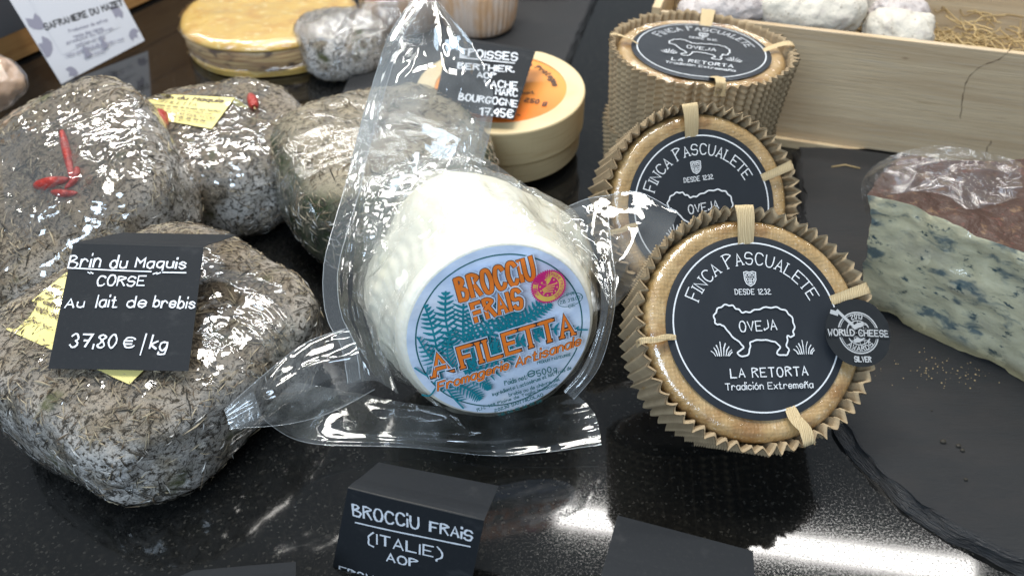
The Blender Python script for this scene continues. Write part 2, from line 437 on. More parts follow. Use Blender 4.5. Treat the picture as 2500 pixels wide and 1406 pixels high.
kraft = material('kraft_corrugated', (.33, .25, .155), .8, layers=[(('noise', .6, (1, 1, 1), {'detail': 4}), .4, .75, (.39, .30, .185)), (('noise', 9, (1, 1, 3)), .55, .8, (.24, .18, .11))],
    bumps=[(('noise', 9, (1, 1, 1), {'detail': 4}), .03)], spec=.2)
pasc_rind = material('washed_rind', (.44, .28, .11), .42, layers=[
    (('noise', .42, (1, 1, 1), {'detail': 5}), .42, .62, (.55, .385, .185)),
    (('noise', .35, (1, 1, 1), {'detail': 3, 'loc': (5, 3, 1)}), .55, .70, (.30, .155, .045)),
    (('noise', 2.4, (1, 1, 1), {'detail': 7, 'rough': .7}), .56, .72, (.33, .20, .09)),
    (('noise', 5, (1, 1, 1), {'detail': 6}), .60, .75, (.66, .55, .38))],
    bumps=[(('wave', 1.5, (1, 1, 1), {'dist': 5, 'dir': 'X'}), .008), (('wave', 1.5, (1, 1, 1), {'dist': 5, 'dir': 'Y'}), .008), (('noise', 2.2, (1, 1, 1), {'detail': 7}), .10)], coat=.10, coat_rough=.2)
blacklabel = material('black_label', (.020, .024, .030), .38, layers=[(('noise', .3, (1, .4, 1)), .4, .8, (.027, .032, .039))], spec=.32,
    bumps=[(('noise', .25, (1, 1, 1)), .06)])
whiteink = material('white_print', (.66, .69, .72), .5)
raffia = material('raffia', (.66, .52, .30), .6, layers=[(('wave', 3.0, (1, 1, 1), {'dist': 2}), .5, 1, (.55, .40, .21))], bumps=[(('wave', 4.0, (1, .3, 1), {'dist': 2}), .03)])
foil = material('black_foil', (.012, .014, .016), .12, spec=.9, bumps=[(('noise', .5, (1, 1, 1), {'detail': 3}), .12)])
silver = material('silver_print', (.75, .77, .78), .3, metal=.6)
labelwhite = material('label_paper', (.60, .70, .86), .4, layers=[(('noise', .35, (1, 1.4, 1)), .45, .75, (.76, .80, .87))], coat=.2,
    bumps=[(('noise', .5, (1, 1, 1), {'warp': 1.0}), .10)])
orange = material('orange_ink', (.86, .21, .022), .45)
black_ink = material('black_ink', (.03, .03, .035), .5)
teal = material('teal_ink', (.004, .22, .28), .5)
tealdark = material('dark_green_ink', (.01, .12, .13), .5)
magenta = material('magenta_ink', (.62, .02, .18), .45)
gold = material('gold_ink', (.78, .52, .10), .45)
pine = material('pine_board', (.60, .47, .30), .6, layers=[(('noise', .30, (.12, 1, 3.0), {'detail': 6}), .42, .62, (.50, .37, .225)), (('noise', 2.2, (.09, 1, 5), {'detail': 7, 'rough': .65}), .48, .66, (.54, .44, .31)), (('noise', 3.5, (.07, 1, 4), {'detail': 6, 'loc': (3, 3, 3)}), .57, .72, (.36, .26, .15)),
    (('vor', .16, (.8, 1, 2.0)), .06, .015, (.20, .11, .05))], bumps=[(('noise', 1.8, (.12, 1, 8), {'detail': 6}), .05)])
crack = material('wood_crack', (.10, .06, .03), .8)
pine_side = material('pine_end', (.60, .47, .29), .6, layers=[(('noise', .5, (1, .15, 3)), .4, .7, (.50, .37, .22))])
brownwood = material('brown_wood', (.40, .22, .08), .5, layers=[(('noise', .5, (.3, .3, 4)), .4, .7, (.30, .15, .05))])
poplar = material('poplar_veneer', (.72, .58, .34), .5, layers=[(('noise', .6, (.5, .5, 6), {'detail': 5}), .45, .75, (.64, .49, .27))])
orange_lbl = material('orange_label', (.86, .33, .06), .45, layers=[(('grad', 1, (1, 1, 1), {'axis': 1}), 1.0, -4.5, (.86, .20, .015))])
white_mould = material('white_mould', (.60, .56, .48), .75, layers=[(('noise', 1.1, (1, 1, 1), {'detail': 6}), .52, .7, (.52, .47, .42)), (('vor', 1.7, (1, 1, 1), {'warp': .5}), .16, .08, (.36, .31, .25))],
    bumps=[(('noise', 1.6, (1, 1, 1), {'detail': 7}), .20)])
lilac_mould = material('lilac_mould', (.52, .475, .46), .75, layers=[(('noise', 1.3, (1, 1, 1), {'detail': 7}), .5, .66, (.36, .31, .30))],
    bumps=[(('noise', 1.8, (1, 1, 1), {'detail': 7}), .25)])
strawm = material('straw', (.52, .38, .18), .6)
strawd = material('straw_dark', (.36, .25, .11), .6)  # darker straw tone, for randomly picked stalks and the bed below them
yellow_rind = material('yellow_rind', (.70, .47, .13), .35, layers=[(('noise', .5, (1, 1, 1), {'detail': 5}), .42, .68, (.62, .36, .09)), (('noise', 1.1, (1, 1.6, 1), {'detail': 6}), .56, .7, (.80, .66, .32)), (('vor', 1.4, (1, 1, 1)), .12, .06, (.46, .26, .08))],
    bumps=[(('noise', 1.1, (1, 1, 1), {'detail': 5}), .15)], coat=.5, coat_rough=.1)
bark = material('spruce_band', (.34, .20, .10), .55, layers=[(('noise', .6, (.4, .4, 6), {'detail': 6}), .42, .62, (.56, .40, .20)), (('noise', .5, (1, 1, 2), {'loc': (3, 3, 3)}), .56, .68, (.13, .085, .06))], coat=.3)
langres = material('orange_rind', (.80, .42, .15), .4, layers=[(('noise', .7, (1, 1, 1)), .45, .7, (.86, .58, .34))], bumps=[(('noise', 1, (1, 1, 1)), .15)], coat=.3)
ribbed = material('ribbed_white_rind', (.64, .52, .43), .6, layers=[(('noise', .6, (1, 1, .4)), .42, .65, (.60, .38, .22))])
blue_paste = material('blue_veined_paste', (.68, .64, .44), .42, layers=[
    (('noise', .30, (1, 1, 1), {'detail': 4, 'warp': .8}), .52, .72, (.54, .51, .38)),
    (('noise', .42, (1, 1, 1.9), {'detail': 5, 'warp': 1.2, 'wscale': .7}), .52, .64, (.15, .20, .205)),
    (('noise', 1.1, (1, 1, 1.8), {'detail': 6, 'warp': .9, 'rough': .65, 'loc': (2, 7, 3)}), .57, .68, (.025, .075, .10)),
    (('noise', 2.2, (1, 1, 1), {'detail': 4, 'loc': (9, 0, 0)}), .60, .78, (.60, .58, .43)), (('grad', 1, (1, 1, 1)), 1.3, .1, (.46, .39, .22))],
    bumps=[(('noise', .8, (1, 1, 1.5), {'detail': 6}), .16)], sss=.1, coat=.25, coat_rough=.16)
red_rind = material('red_brown_rind', (.055, .024, .014), .6, layers=[(('noise', 1.4, (1, 1, 1), {'detail': 7, 'rough': .7}), .55, .66, (.16, .09, .045)), (('noise', 3, (1, 1, 1), {'detail': 5}), .58, .7, (.13, .045, .03))],
    bumps=[(('noise', 1.8, (1, 1, 1), {'detail': 7}), .18)], coat=.15, coat_rough=.2)
chilli = material('dried_chilli', (.36, .022, .012), .34, layers=[(('noise', 1.5, (1, 1, 1)), .5, .8, (.16, .014, .01))], bumps=[(('noise', 2.2, (1, 1, 1), {'detail': 4}), .25)], coat=.3)
cardwhite = material('printed_card', (.66, .68, .74), .5)
greyink = material('grey_flower_print', (.30, .30, .38), .5)
darkgrey = material('dark_grey_board', (.06, .065, .075), .5)
pastecrumb = material('cheese_crumb', (.40, .30, .16), .7)

# ================================================================ SETTING: counter
n = 40
vs_ = []
for z in (0, -3):
    for (x, y) in ((-160, -75), (160, -75), (160, 170), (-160, 170)): vs_.append((x, y, z))
counter = mk('granite_countertop', vs_, [(0, 1, 2, 3), (7, 6, 5, 4), (0, 4, 5, 1), (1, 5, 6, 2), (2, 6, 7, 3), (3, 7, 4, 0)], granite, smooth=False)
tag(counter, 'polished black speckled granite countertop', kind='structure')

# ---------------------------------------------------------------- slates
def slab(name, outline, z0, z1, label, layers=4, seed=0, jag=.16):
    """hand-split slate: irregular outline, stepped flaky edge"""
    k = len(outline); pts = []
    for i in range(k):
        a, b = Vector(outline[i][:2]), Vector(outline[(i + 1) % k][:2]); m = max(2, int((b - a).length / .35))
        for j in range(m): pts.append(a.lerp(b, j / m))
    c = sum(pts, Vector((0, 0))) / len(pts); n = len(pts)
    A = Acc(); vs_ = []
    for l in range(layers + 1):
        t = l / layers; z = z0 + (z1 - z0) * t
        for i, p in enumerate(pts):
            d = (p - c).normalized()
            w = jag * (nz(p.x, p.y, l * .7 + seed, .6) * 2.2 + .5 * nz(p.x, p.y, l * 1.7 + seed, 1.8)) - .42 * t ** 1.5
            vs_.append(Vector((p.x + d.x * w, p.y + d.y * w, z)))
    fs = grid_faces(layers + 1, n, True); A.add(vs_, fs, 1)
    # top: inner ring slightly higher, then centre fan
    base = layers * n; o = len(A.v)
    for p in pts:
        d = (p - c).normalized(); w = -.55 + .3 * nz(p.x, p.y, seed + 3, .9)
        A.v.append(Vector((p.x + d.x * w, p.y + d.y * w, z1 + .05)))
    for i in range(n): A.f.append((base + i, base + (i + 1) % n, o + (i + 1) % n, o + i)); A.m.append(0)
    A.f.append(tuple(o + i for i in range(n))); A.m.append(0)
    A.f.append(tuple(range(n - 1, -1, -1))); A.m.append(1)
    ob = mk(name, A.v, A.f, [slate, slate_edge], mi=A.m, smooth=False)
    return tag(ob, label, 'slate board')
g = G
slab('slate_board', [g(2035, 1055), g(2120, 1170), g(2230, 1262), g(2330, 1325), g(2520, 1415), g(2900, 1560), (75, 0, 0), (70, 30, 0), g(2600, 395), g(1935, 375), g(1960, 700)], 0.02, .75,
     'large matt slate board under the blue cheese, with a flaky front edge', seed=2)
a = G(1400, 140); b_ = G(1470, -30)
slab('slate_board', [(-14, 60, 0), (-16, 26, 0), (0.2, 11.5, 0), a, b_, (11, 62, 0)], 0.02, .85, 'brownish slate board behind and under the round wooden cheese box', seed=5, jag=.08)

# ================================================================ HERB-CRUSTED CHEESES
def spow(c, e): return math.copysign(abs(c) ** e, c)
def superell(a, b, h, e1, e2, seed, bump=.25, nu=150, nv=76, grow=0.0, zfloor=None, M=None, dent=None, fine=True):
    vs_ = []
    for i in range(nv):
        ph = -math.pi / 2 + math.pi * i / (nv - 1)
        for j in range(nu):
            th = 2 * math.pi * j / nu
            c = spow(math.cos(ph), e1)
            x = a * c * spow(math.cos(th), e2); y = b * c * spow(math.sin(th), e2); z = h * spow(math.sin(ph), e1)
            v = Vector((x, y, z)); d = v.normalized()
            k = bump * (nz(x, y, z + seed * 5, .22) * 1.8 + nz(x, y, z + seed * 9, .6) * .7 + (.28 * nz(x, y, z, 1.9) if fine else 0)) + grow
            v += d * k
            if dent: v += dent(v)
            vs_.append(v)
    return vs_, grid_faces(nv, nu, True)
def needles(bvs, bfs, count, seed, L=(.28, 1.0), W=.030, weights=(4, 3, 2, 1), hz=2.0):
    rnd = random.Random(seed); A = Acc(); bag = [i for i, k in enumerate(weights) for _ in range(k)]
    for _ in range(int(count * 3.0)):
        f = bfs[rnd.randrange(len(bfs))]
        p0, p1, p2, p3 = (Vector(bvs[i]) for i in f)
        nn = (p1 - p0).cross(p3 - p0)
        if nn.length < 1e-3:
            continue
        if rnd.random() > min(1, nn.length / .12): continue
        nn.normalize(); c = (p0 + p1 + p2 + p3) / 4
        if nn.dot(c) < 0: nn = -nn
        c = c + (p1 - p0) * rnd.uniform(-.5, .5) + (p3 - p0) * rnd.uniform(-.5, .5)
        if nz(c.x, c.y, c.z + seed, .55) + .5 * nz(c.x, c.y, c.z, 1.4) < rnd.uniform(-.55, .35): continue
        t = nn.orthogonal().normalized(); t = Matrix.Rotation(rnd.uniform(0, 6.28), 3, nn) @ t
        s = nn.cross(t); l = rnd.uniform(*L) * .5; wd = W * rnd.uniform(.5, 1.4); h = rnd.uniform(.0, .11)
        a, b = c - t * l + nn * h, c + t * l + nn * rnd.uniform(.0, .08)
        m = (a + b) / 2 + nn * .06 + s * rnd.uniform(-.06, .06)
        o = len(A.v)
        A.v += [a, m + s * wd, b, m - s * wd, m + nn * wd * 1.2]
        A.f += [(o, o + 1, o + 4), (o + 1, o + 2, o + 4), (o + 2, o + 3, o + 4), (o + 3, o, o + 4)]; A.m += [rnd.choice((0, 0, 1, 1, 2, 2, 2) if c.z > hz else bag)] * 4
    return A
def brin(M, label, a, b, h, seed, rind, count, e1=.42, e2=.55, filmmat=cling, weights=(1, 6, 1, 1), cat='cheese', name='herb_cheese', grp='herb crusted sheep cheeses in cling film'):
    t = thing(name, label, cat, M, grp)
    v, f = superell(a, b, h, e1, e2, seed)
    mk('rind', v, f, rind, t)
    A = needles(v, f, count, seed, weights=weights)
    B = needles(v, f, max(60, count // 22), seed + 50, L=(.9, 1.7), W=.05, weights=(3, 4, 3, 0)); A.add(B.v, B.f); A.m[-len(B.m):] = B.m
    o = mk('herb_crust', A.v, A.f, [herb_a, herb_b, herb_c, herb_d], t, mi=A.m, smooth=False); o['kind'] = 'stuff'
    v2, f2 = superell(a, b, h, e1 * 1.15, e2 * 1.1, seed, bump=.25, nu=120, nv=60, grow=.17, fine=False)
    v2 = [p + p.normalized() * (.12 * (1 - abs(nz(p.x, p.y, p.z + seed, .38)) * 4) + .03 * nz(p.x, p.y, p.z, 1.3)) for p in v2]
    mk('cling_film', v2, f2, filmmat, t)
    bv = BVHTree.FromPolygons([M @ p for p in v2], f2)
    return t, bv
def hit(bv, px, py, lift=0.04):
    r = ray(px, py); loc, nn, i, d = bv.ray_cast(CAM, r)
    if loc is None:
        return None, None
    if nn.dot(r) > 0: nn = -nn
    return loc + nn * lift, nn
def patch(bv, quad, n, m, lift):
    vs_ = []; last = None
    for i in range(n):
        for j in range(m):
            u, v = j / (m - 1), i / (n - 1)
            p = (Vector(quad[0]) * (1 - u) + Vector(quad[1]) * u) * (1 - v) + (Vector(quad[3]) * (1 - u) + Vector(quad[2]) * u) * v
            q, nn = hit(bv, p.x, p.y, lift)
            if q is None: q = last or Vector((0, 0, 0))
            last = q; vs_.append(q)
    return vs_, grid_faces(n, m)
def smooth_patch(bv, quad, n, m, lift, it=6):
    vs_, fs = patch(bv, quad, n, m, lift)
    for _ in range(it):
        nv = list(vs_)
        for i in range(n):
            for j in range(m):
                q = [vs_[a * m + b] for a, b in ((i - 1, j), (i + 1, j), (i, j - 1), (i, j + 1)) if 0 <= a < n and 0 <= b < m]
                if 0 < i < n - 1 and 0 < j < m - 1: nv[i * m + j] = sum(q, Vector()) / len(q)
        vs_ = nv
    return vs_, fs
def surf_of(vs_, n, m, Mi, up):
    """(u,v) in 0..1 on a patch -> local point lifted by h along the patch normal"""
    def s(u, v, h):
        x, y = u * (m - 1), (1 - v) * (n - 1); j, i = max(0, min(m - 2, int(x))), max(0, min(n - 2, int(y))); a, b = x - j, y - i
        p00, p01, p10, p11 = vs_[i * m + j], vs_[i * m + j + 1], vs_[(i + 1) * m + j], vs_[(i + 1) * m + j + 1]
        p = (p00 * (1 - a) + p01 * a) * (1 - b) + (p10 * (1 - a) + p11 * a) * b
        nn = (p01 - p00).cross(p10 - p00).normalized()
        if nn.dot(CAM - p) < 0: nn = -nn
        return Mi @ (p + nn * (h + .015))
    return s
def yellow_label(t, bv, quad, lines, label, aspect=1.6, flower=None):
    n, m = 12, 18
    vs_, fs = smooth_patch(bv, quad, n, m, .10)
    lo = mk('paper_label', vs_, fs, paperyellow, t, 'w'); lo['label'] = label
    pr = Print(.01, surf_of(vs_, n, m, MW[t].inverted(), None))
    class V: pass
    for txt, x0, x1, y, cap, w, mi in lines:
        # text is laid out in unit label space: scale widths
        pr.line(txt, Vector((x0, y)), Vector((x1, y)), cap, w, mi)
    if flower:
        c = Vector(flower)
        for k in range(7):
            a = k * 2 * math.pi / 7; pr.disc(c + Vector((math.cos(a) * .035, math.sin(a) * .05)), .022, .035, 1, a, 10)
    pr.obj('printed_text', [ink, inkpurple], lo)
    return lo
def chilli_at(t, bv, pts, r, lift=.15, stem=True):
    q = [hit(bv, x, y, lift)[0] for x, y in pts]; q = spline([p for p in q if p is not None], 14)
    A = Acc(); v, f = tube(q, r, 10, lambda s: max(.12, math.sin(math.pi * (s * .86 + .10)) ** .7) * (1 - .25 * s)); A.add(v, f)
    ob = mk('dried_chilli', A.v, A.f, chilli, t, 'w')
    if stem:
        d = (q[0] - q[1]).normalized(); v, f = tube([q[0], q[0] + d * .2, q[0] + d * .42 + Vector((.05, .05, .05))], .05, 6)
        s = mk('stalk', v, f, strawm, ob, 'l'); 
        s.data.clear_geometry(); s.data.from_pydata([tuple((MW[t].inverted() @ p) * U) for p in v], [], f); s.data.materials.clear(); s.data.materials.append(strawm)
    return ob

# front cheese
M1 = Matrix.Translation((-19.9, -9.3, 3.55)) @ Matrix.Rotation(R(57), 4, 'Z') @ Matrix.Rotation(R(2), 4, 'X')
b1, bv1 = brin(M1, 'front herb crusted cheese with the handwritten price card lying on top', 7.9, 7.5, 3.5, 1, brin_rind, 7500, e1=.48, e2=.60)
yellow_label(b1, bv1, [(165, 668), (470, 790), (318, 940), (2, 800)], [
    ('Fromage de brebis', .02, .86, .74, .045, .010, 0), ('20g de lait', .03, .55, .63, .045, .009, 0), ('Fabrique en Corse', .02, .80, .50, .05, .011, 0),
    ('20230 SAN NICOLAO', .03, .82, .38, .045, .010, 0), ('www.', .06, .30, .22, .05, .009, 0)], 'yellow paper label half hidden under the price card', flower=(.16, .88))
# cheese with chillies, left
M2 = Matrix.Translation(P(165, 492, 54.5)) @ Matrix.Rotation(R(22), 4, 'X') @ Matrix.Rotation(R(-12), 4, 'Y') @ Matrix.Rotation(R(38), 4, 'Z')
b2, bv2 = brin(M2, 'herb crusted cheese at the left edge with a cluster of red chillies under loose film', 8.0, 7.7, 3.6, 2, brin_rind, 7000, e1=.46, e2=.62)
for k, pts in enumerate(([(152, 322), (166, 380), (180, 452)], [(88, 455), (125, 447), (168, 438)], [(130, 470), (160, 474), (190, 472)], [(190, 410), (183, 440), (160, 462)])):
    chilli_at(b2, bv2, pts, (.30, .42, .28, .26)[k], .06, False)
def loose(t, bv, quad, seed, n=44, m=54, amp=.45, mat=None, name='loose_film'):
    vs_, fs = smooth_patch(bv, quad, n, m, .12, 8); out = []
    for i in range(n):
        for j in range(m):
            p = vs_[i * m + j]; e = min(i, j, n - 1 - i, m - 1 - j) / 8; e = min(1, e)
            w_ = noise.noise_vector(p * .22 + Vector((seed, 0, 0))) * 2.2
            rdg = 1 - abs(noise.noise(Vector((p.x * .16 + p.y * .30 + w_.x, p.y * .10 - p.z * .2 + w_.y * .3, seed)))) * 3
            out.append(p - ray(1250, 703) * (max(0, rdg) * amp * e + .04))
    return mk(name, out, fs, mat or cling, t, 'w')
loose(b2, bv2, [(5, 330), (330, 250), (470, 470), (20, 600)], 3)
loose(b1, bv1, [(500, 640), (690, 700), (740, 860), (480, 930)], 8, amp=.25)
# cheese behind with yellow label
M3 = Matrix.Translation((-22.2, 11.0, 3.6)) @ Matrix.Rotation(R(10), 4, 'Z') @ Matrix.Rotation(R(3), 4, 'X')
b3, bv3 = brin(M3, 'herb crusted cheese behind with a yellow paper label and two small chillies', 6.7, 6.6, 3.55, 3, brin_rind, 6000, e1=.45, e2=.75)
yellow_label(b3, bv3, [(380, 232), (573, 242), (518, 318), (328, 284)], [
    ('Brin du Maquis', .03, .90, .82, .11, .022, 0), ('A FILETTA', .12, .62, .62, .11, .008, 0), ('Fromage au lait de brebis aux herbes', .06, .96, .50, .05, .008, 0), ('Fabrique en Corse produit par', .05, .90, .38, .05, .008, 0),
    ('20230 TAGLIO ISOLACCIO', .10, .96, .24, .06, .010, 0), ('04 95 36 99 09', .45, .88, .11, .06, .011, 0)], 'yellow paper label with dark lettering')
chilli_at(b3, bv3, [(392, 278), (395, 298), (402, 322)], .62, .2, False)
chilli_at(b3, bv3, [(622, 268), (617, 252), (612, 236)], .46, .2, True)
loose(b3, bv3, [(420, 340), (640, 330), (690, 430), (480, 420)], 5, amp=.3)
# cheese behind the fresh one
M4 = Matrix.Translation((-9.3, 8.2, 3.95)) @ Matrix.Rotation(R(28), 4, 'Z') @ Matrix.Rotation(R(3), 4, 'X')
b4, bv4 = brin(M4, 'herb crusted cheese with a dark green mouldy side right behind the clear pouch', 7.6, 7.0, 3.9, 4, brin_green, 6500, e1=.50, e2=.58, filmmat=cling_fine, weights=(4, 2, 5, 3))
# small wrapped herb cheese by the yellow one
M5 = Matrix.Translation((-16.6, 33.5, 2.6)) @ Matrix.Rotation(R(20), 4, 'Z')
b5, bv5 = brin(M5, 'small brown herb cheese in crinkled film beside the yellow washed rind cheese', 4.3, 4.0, 2.6, 6, brin_rind, 2200, e1=.6, e2=.8, filmmat=cling_crumple, weights=(5, 3, 2, 1))

# ================================================================ CORRUGATED-WRAPPED WHEELS
def wheel(M, label):
    t = thing('wrapped_round_cheese', label, 'cheese', M, 'round cheeses in corrugated paper cups')
    # paper cup
    rnd = random.Random(11); NP = 62; per = 11; NT = NP * per; H = 5.35
    jit = [rnd.uniform(-.4, .4) for _ in range(NP)]; amp = [rnd.uniform(.6, 1.35) for _ in range(NP)]
    zs = [k * H / 70 for k in range(71)]
    def ring(z, ro):
        out = []
        for j in range(NT):
            k, fr = divmod(j, per); th = 2 * math.pi * (j + jit[k] * per * .5 * math.sin(math.pi * fr / per)) / NT
            ph = 2 * math.pi * fr / per
            lean = .35 * math.sin(ph)
            tri = math.asin(math.sin(ph + lean)) * 1.2 / math.pi + .42 * math.sin(ph + lean)
            a = (.20 * amp[k] * (1 if z < 4 else 1))
            base = 6.16 - .50 * (z / H) ** .8 + .13 * math.sin(3 * th + 1) * .5
            rip = .055 * math.sin(2 * math.pi * z / .40 + .6 * math.sin(th * 5)) * (1 if ro > 0 else .7)
            r_ = base + a * tri + rip + ro
            edge = (.10 * nz(math.cos(th) * 6, math.sin(th) * 6, 3) + .09 * nz(math.cos(th) * 2, math.sin(th) * 2, 5)) * max(0, 1 - z / 1.0)
            out.append(Vector((r_ * math.cos(th), r_ * math.sin(th), .42 + edge * 2 - z)))
        return out
    vo = [p for z in zs for p in ring(z, .07)]; vi = [p for z in zs[::3] for p in ring(z, -.06)]
    A = Acc(); A.add(vo, grid_faces(len(zs), NT, True)); A.add(vi, grid_faces(len(zs[::3]), NT, True))
    o = len(vo)
    A.add([], []); 
    for j in range(NT): A.f.append((j, (j + 1) % NT, o + (j + 1) % NT, o + j)); A.m.append(0)
    mk('paper_cup', A.v, A.f, kraft, t, smooth=True)
    # cheese
    prof = [(.01, 0), (2.5, .0), (4.3, .0), (4.8, .04), (5.15, .12), (5.4, .10), (5.62, -.05), (5.76, -.35), (5.78, -.8), (5.62, -1.6), (5.45, -4.9), (3, -5.0), (.01, -5.0)]
    pp = spline([Vector(p) for p in prof], 60)
    v, f = lathe([(max(.01, p.x), p.y) for p in pp], 128, lambda r_, z, th, i: (r_ * (1 + .008 * math.sin(3 * th) + .010 * nz(math.cos(th) * 2, math.sin(th) * 2, z)), z + .07 * nz(r_ * math.cos(th), r_ * math.sin(th), 1, .8)), False)
    mk('cheese', v, f, pasc_rind, t)
    pf = [p for p in pp if p.x > 3.6 and p.y > -1.0]
    v, f = lathe([(p.x + .03, p.y + .07) for p in pf], 128, lambda r_, z, th, i: (r_ * (1 + .008 * math.sin(3 * th)), z + .07 * nz(r_ * math.cos(th), r_ * math.sin(th), 1, .8) + .03 * nz(math.cos(th) * 9, math.sin(th) * 9, r_ * .8)), False)
    mk('cling_film', v, f, face_film, t)
    # raffia ties over the rim: folded ribbons at four sides
    for ang, wd, tw in ((92, .95, 0), (187, .30, 1), (-73, .62, 2), (17, .55, 0)):
        A = Acc()
        for s_ in ((0,) if tw == 0 else (-.5, .5)):
            rows = []
            for k in range(16):
                u = k / 15; rr = 4.3 + 2.2 * u; zz = .16 + .52 * math.sin(min(1, u * 1.05) * math.pi * .62)
                if u > .86: zz -= (u - .86) * 6; rr = 4.3 + 2.2 * .9
                wv = wd * (.9 + .2 * u) * (abs(math.cos(u * 2.4 * 1.6 + s_)) * .7 + .3 if tw else 1)
                off = s_ * wd * .45 * math.sin(u * 4) if tw else 0
                rows.append([Vector((rr, off - wv / 2, zz + (.03 if s_ > 0 else 0))), Vector((rr, off - wv * .15, zz + .05 + (.03 if s_ > 0 else 0))), Vector((rr, off + wv * .2, zz + .01)), Vector((rr, off + wv / 2, zz + .04))])
            m_ = Matrix.Rotation(R(ang), 3, 'Z'); vv = [m_ @ p for r_ in rows for p in r_]
            A.add(vv, grid_faces(16, 4))
        mk('raffia_tie', A.v, A.f, raffia, t)
    # label
    LR = 4.75
    ripple = lambda x, y: .022 * nz(x, y, 3, .5)
    surf = lambda u, v, h: Vector((u, v, .19 + ripple(u, v) + h))
    vs_ = [surf(0, 0, 0)]; fs = []; RN, TN = 14, 96
    for i in range(1, RN + 1):
        for j in range(TN): 
            a = 2 * math.pi * j / TN; vs_.append(surf(LR * i / RN * math.cos(a), LR * i / RN * math.sin(a), -.05 if i == RN else 0))
    fs = [(0, 1 + j, 1 + (j + 1) % TN) for j in range(TN)] + [tuple(reversed(k)) for k in grid_faces(RN, TN, True, 1)]
    lab = mk('round_label', vs_, fs, blacklabel, t)
    pr = Print(.014, surf); S = 1 / 48.2; C0 = (1848, 795)
    q = lambda x, y: Vector(((x - C0[0]) * S, (C0[1] - y) * S))
    pr.ring(Vector((0, 0)), 4.36, 4.36, .075)
    pr.arc('FINCA PASCUALETE', Vector((0, 0)), 3.22, R(156.5), R(24.5), .60, .058, serif=True, gap=1.7, big=(0, 6))
    # shield
    sh = [(1827, 661), (1834, 659), (1842, 661), (1850, 659), (1858, 661), (1857, 680), (1852, 690), (1842, 696), (1832, 690), (1828, 680)]
    pr.ribbon([q(*p) for p in sh], .045, closed=True)
    sh2 = [(1842 + (x - 1842) * .76, 677 + (y - 677) * .78) for x, y in sh]; pr.ribbon([q(*p) for p in sh2], .025, closed=True)
    pr.ribbon([q(1842, 664), q(1842, 690)], .025)
    for x, y in ((1836, 668), (1848, 668), (1836, 679), (1848, 679), (1842, 686)): pr.ring(q(x, y), .075, .075, .03, n=10)
    pr.line('DESDE 1232', q(1800, 717), q(1891, 717), .27, .036, serif=True, gap=1.9)
    sp_ = [(1745, 790), (1740, 775), (1748, 757), (1765, 745), (1785, 744), (1800, 753), (1815, 762), (1835, 760), (1860, 753), (1890, 750), (1915, 755), (1932, 768), (1941, 790), (1938, 812), (1934, 824), (1922, 823),
           (1917, 845), (1920, 862), (1905, 869), (1889, 864), (1899, 850), (1890, 838), (1870, 832), (1845, 831), (1826, 836), (1823, 850), (1814, 868), (1795, 868), (1792, 859), (1806, 850), (1800, 838), (1780, 820), (1766, 800), (1756, 792)]
    pts = spline([q(*p) for p in sp_], 200, True); out = []
    for i, p in enumerate(pts):
        tn = (pts[(i + 1) % 200] - pts[i - 1]).normalized(); wob = .035 * math.sin(i * 1.05) * (1 if i < 105 else .4)
        out.append(p + Vector((-tn.y, tn.x)) * wob)
    pr.ribbon(out, .078, closed=True)
    pr.line('OVEJA', q(1802, 809), q(1896, 806), .48, .055, wob=.06, gap=1.5, jit=.3)
    for cx, cy in ((1752, 868), (1960, 867)):
        for dx, dh, cv in ((-24, 12, -8), (-17, 20, -6), (-10, 26, -5), (-3, 34, -1), (5, 30, 6), (13, 22, 8), (20, 14, 8), (25, 9, 5)):
            pr.ribbon([q(cx + dx * .7, cy), q(cx + dx * .8 + cv * .2, cy - dh * .6), q(cx + dx * .8 + cv, cy - dh)], .05, jit=.4)
    pr.line('LA RETORTA', q(1768, 921), q(1961, 919), .44, .058, wob=.05, gap=1.9, jit=.3)
    pr.line('Tradición Extremeña', q(1752, 950), q(1970, 949), .31, .042, gap=1.3, jit=.2)
    pr.obj('printed_artwork', [whiteink], lab)
    return t
def wheel_frame(o, elev, azim, roll):
    n_ = Vector((math.sin(R(azim)) * math.cos(R(elev)), -math.cos(R(azim)) * math.cos(R(elev)), math.sin(R(elev))))
    return frame(o, n_, (0, 0, 1), R(roll))
Wf = wheel_frame(P(1848, 795, 40.7), 54, 11, -7)
Wf.translation -= Wf.to_3x3() @ Vector((0, 0, .19))
w1 = wheel(Wf, 'front wrapped cheese leaning back, whole black sheep label, silver award sticker')
Wm = wheel_frame(P(1712, 506, 49.5), 38, 13, 0)
copy_thing(w1, '', Wm, 'middle wrapped cheese wheel leaning between the front wheel and the one lying flat')
Wt = frame(P(1710, 128, 58), (.02, .02, 1), (.30, 1, 0), 0)
t3 = copy_thing(w1, '', Wt @ Matrix.Scale(1.0, 4), 'rearmost wrapped cheese wheel lying flat with its label facing up, next to the wooden crate')
t3.scale = (1.05, 1.05, 1.12)
Wb = frame(Vector((Wt.translation.x, Wt.translation.y, 5.0)), (0, 0, 1), (1, .3, 0), 0)
t4 = copy_thing(w1, '', Wb, 'wrapped cheese wheel at the bottom, mostly hidden under the flat lying one')
t4.scale = (1.02, 1.02, 1.0)
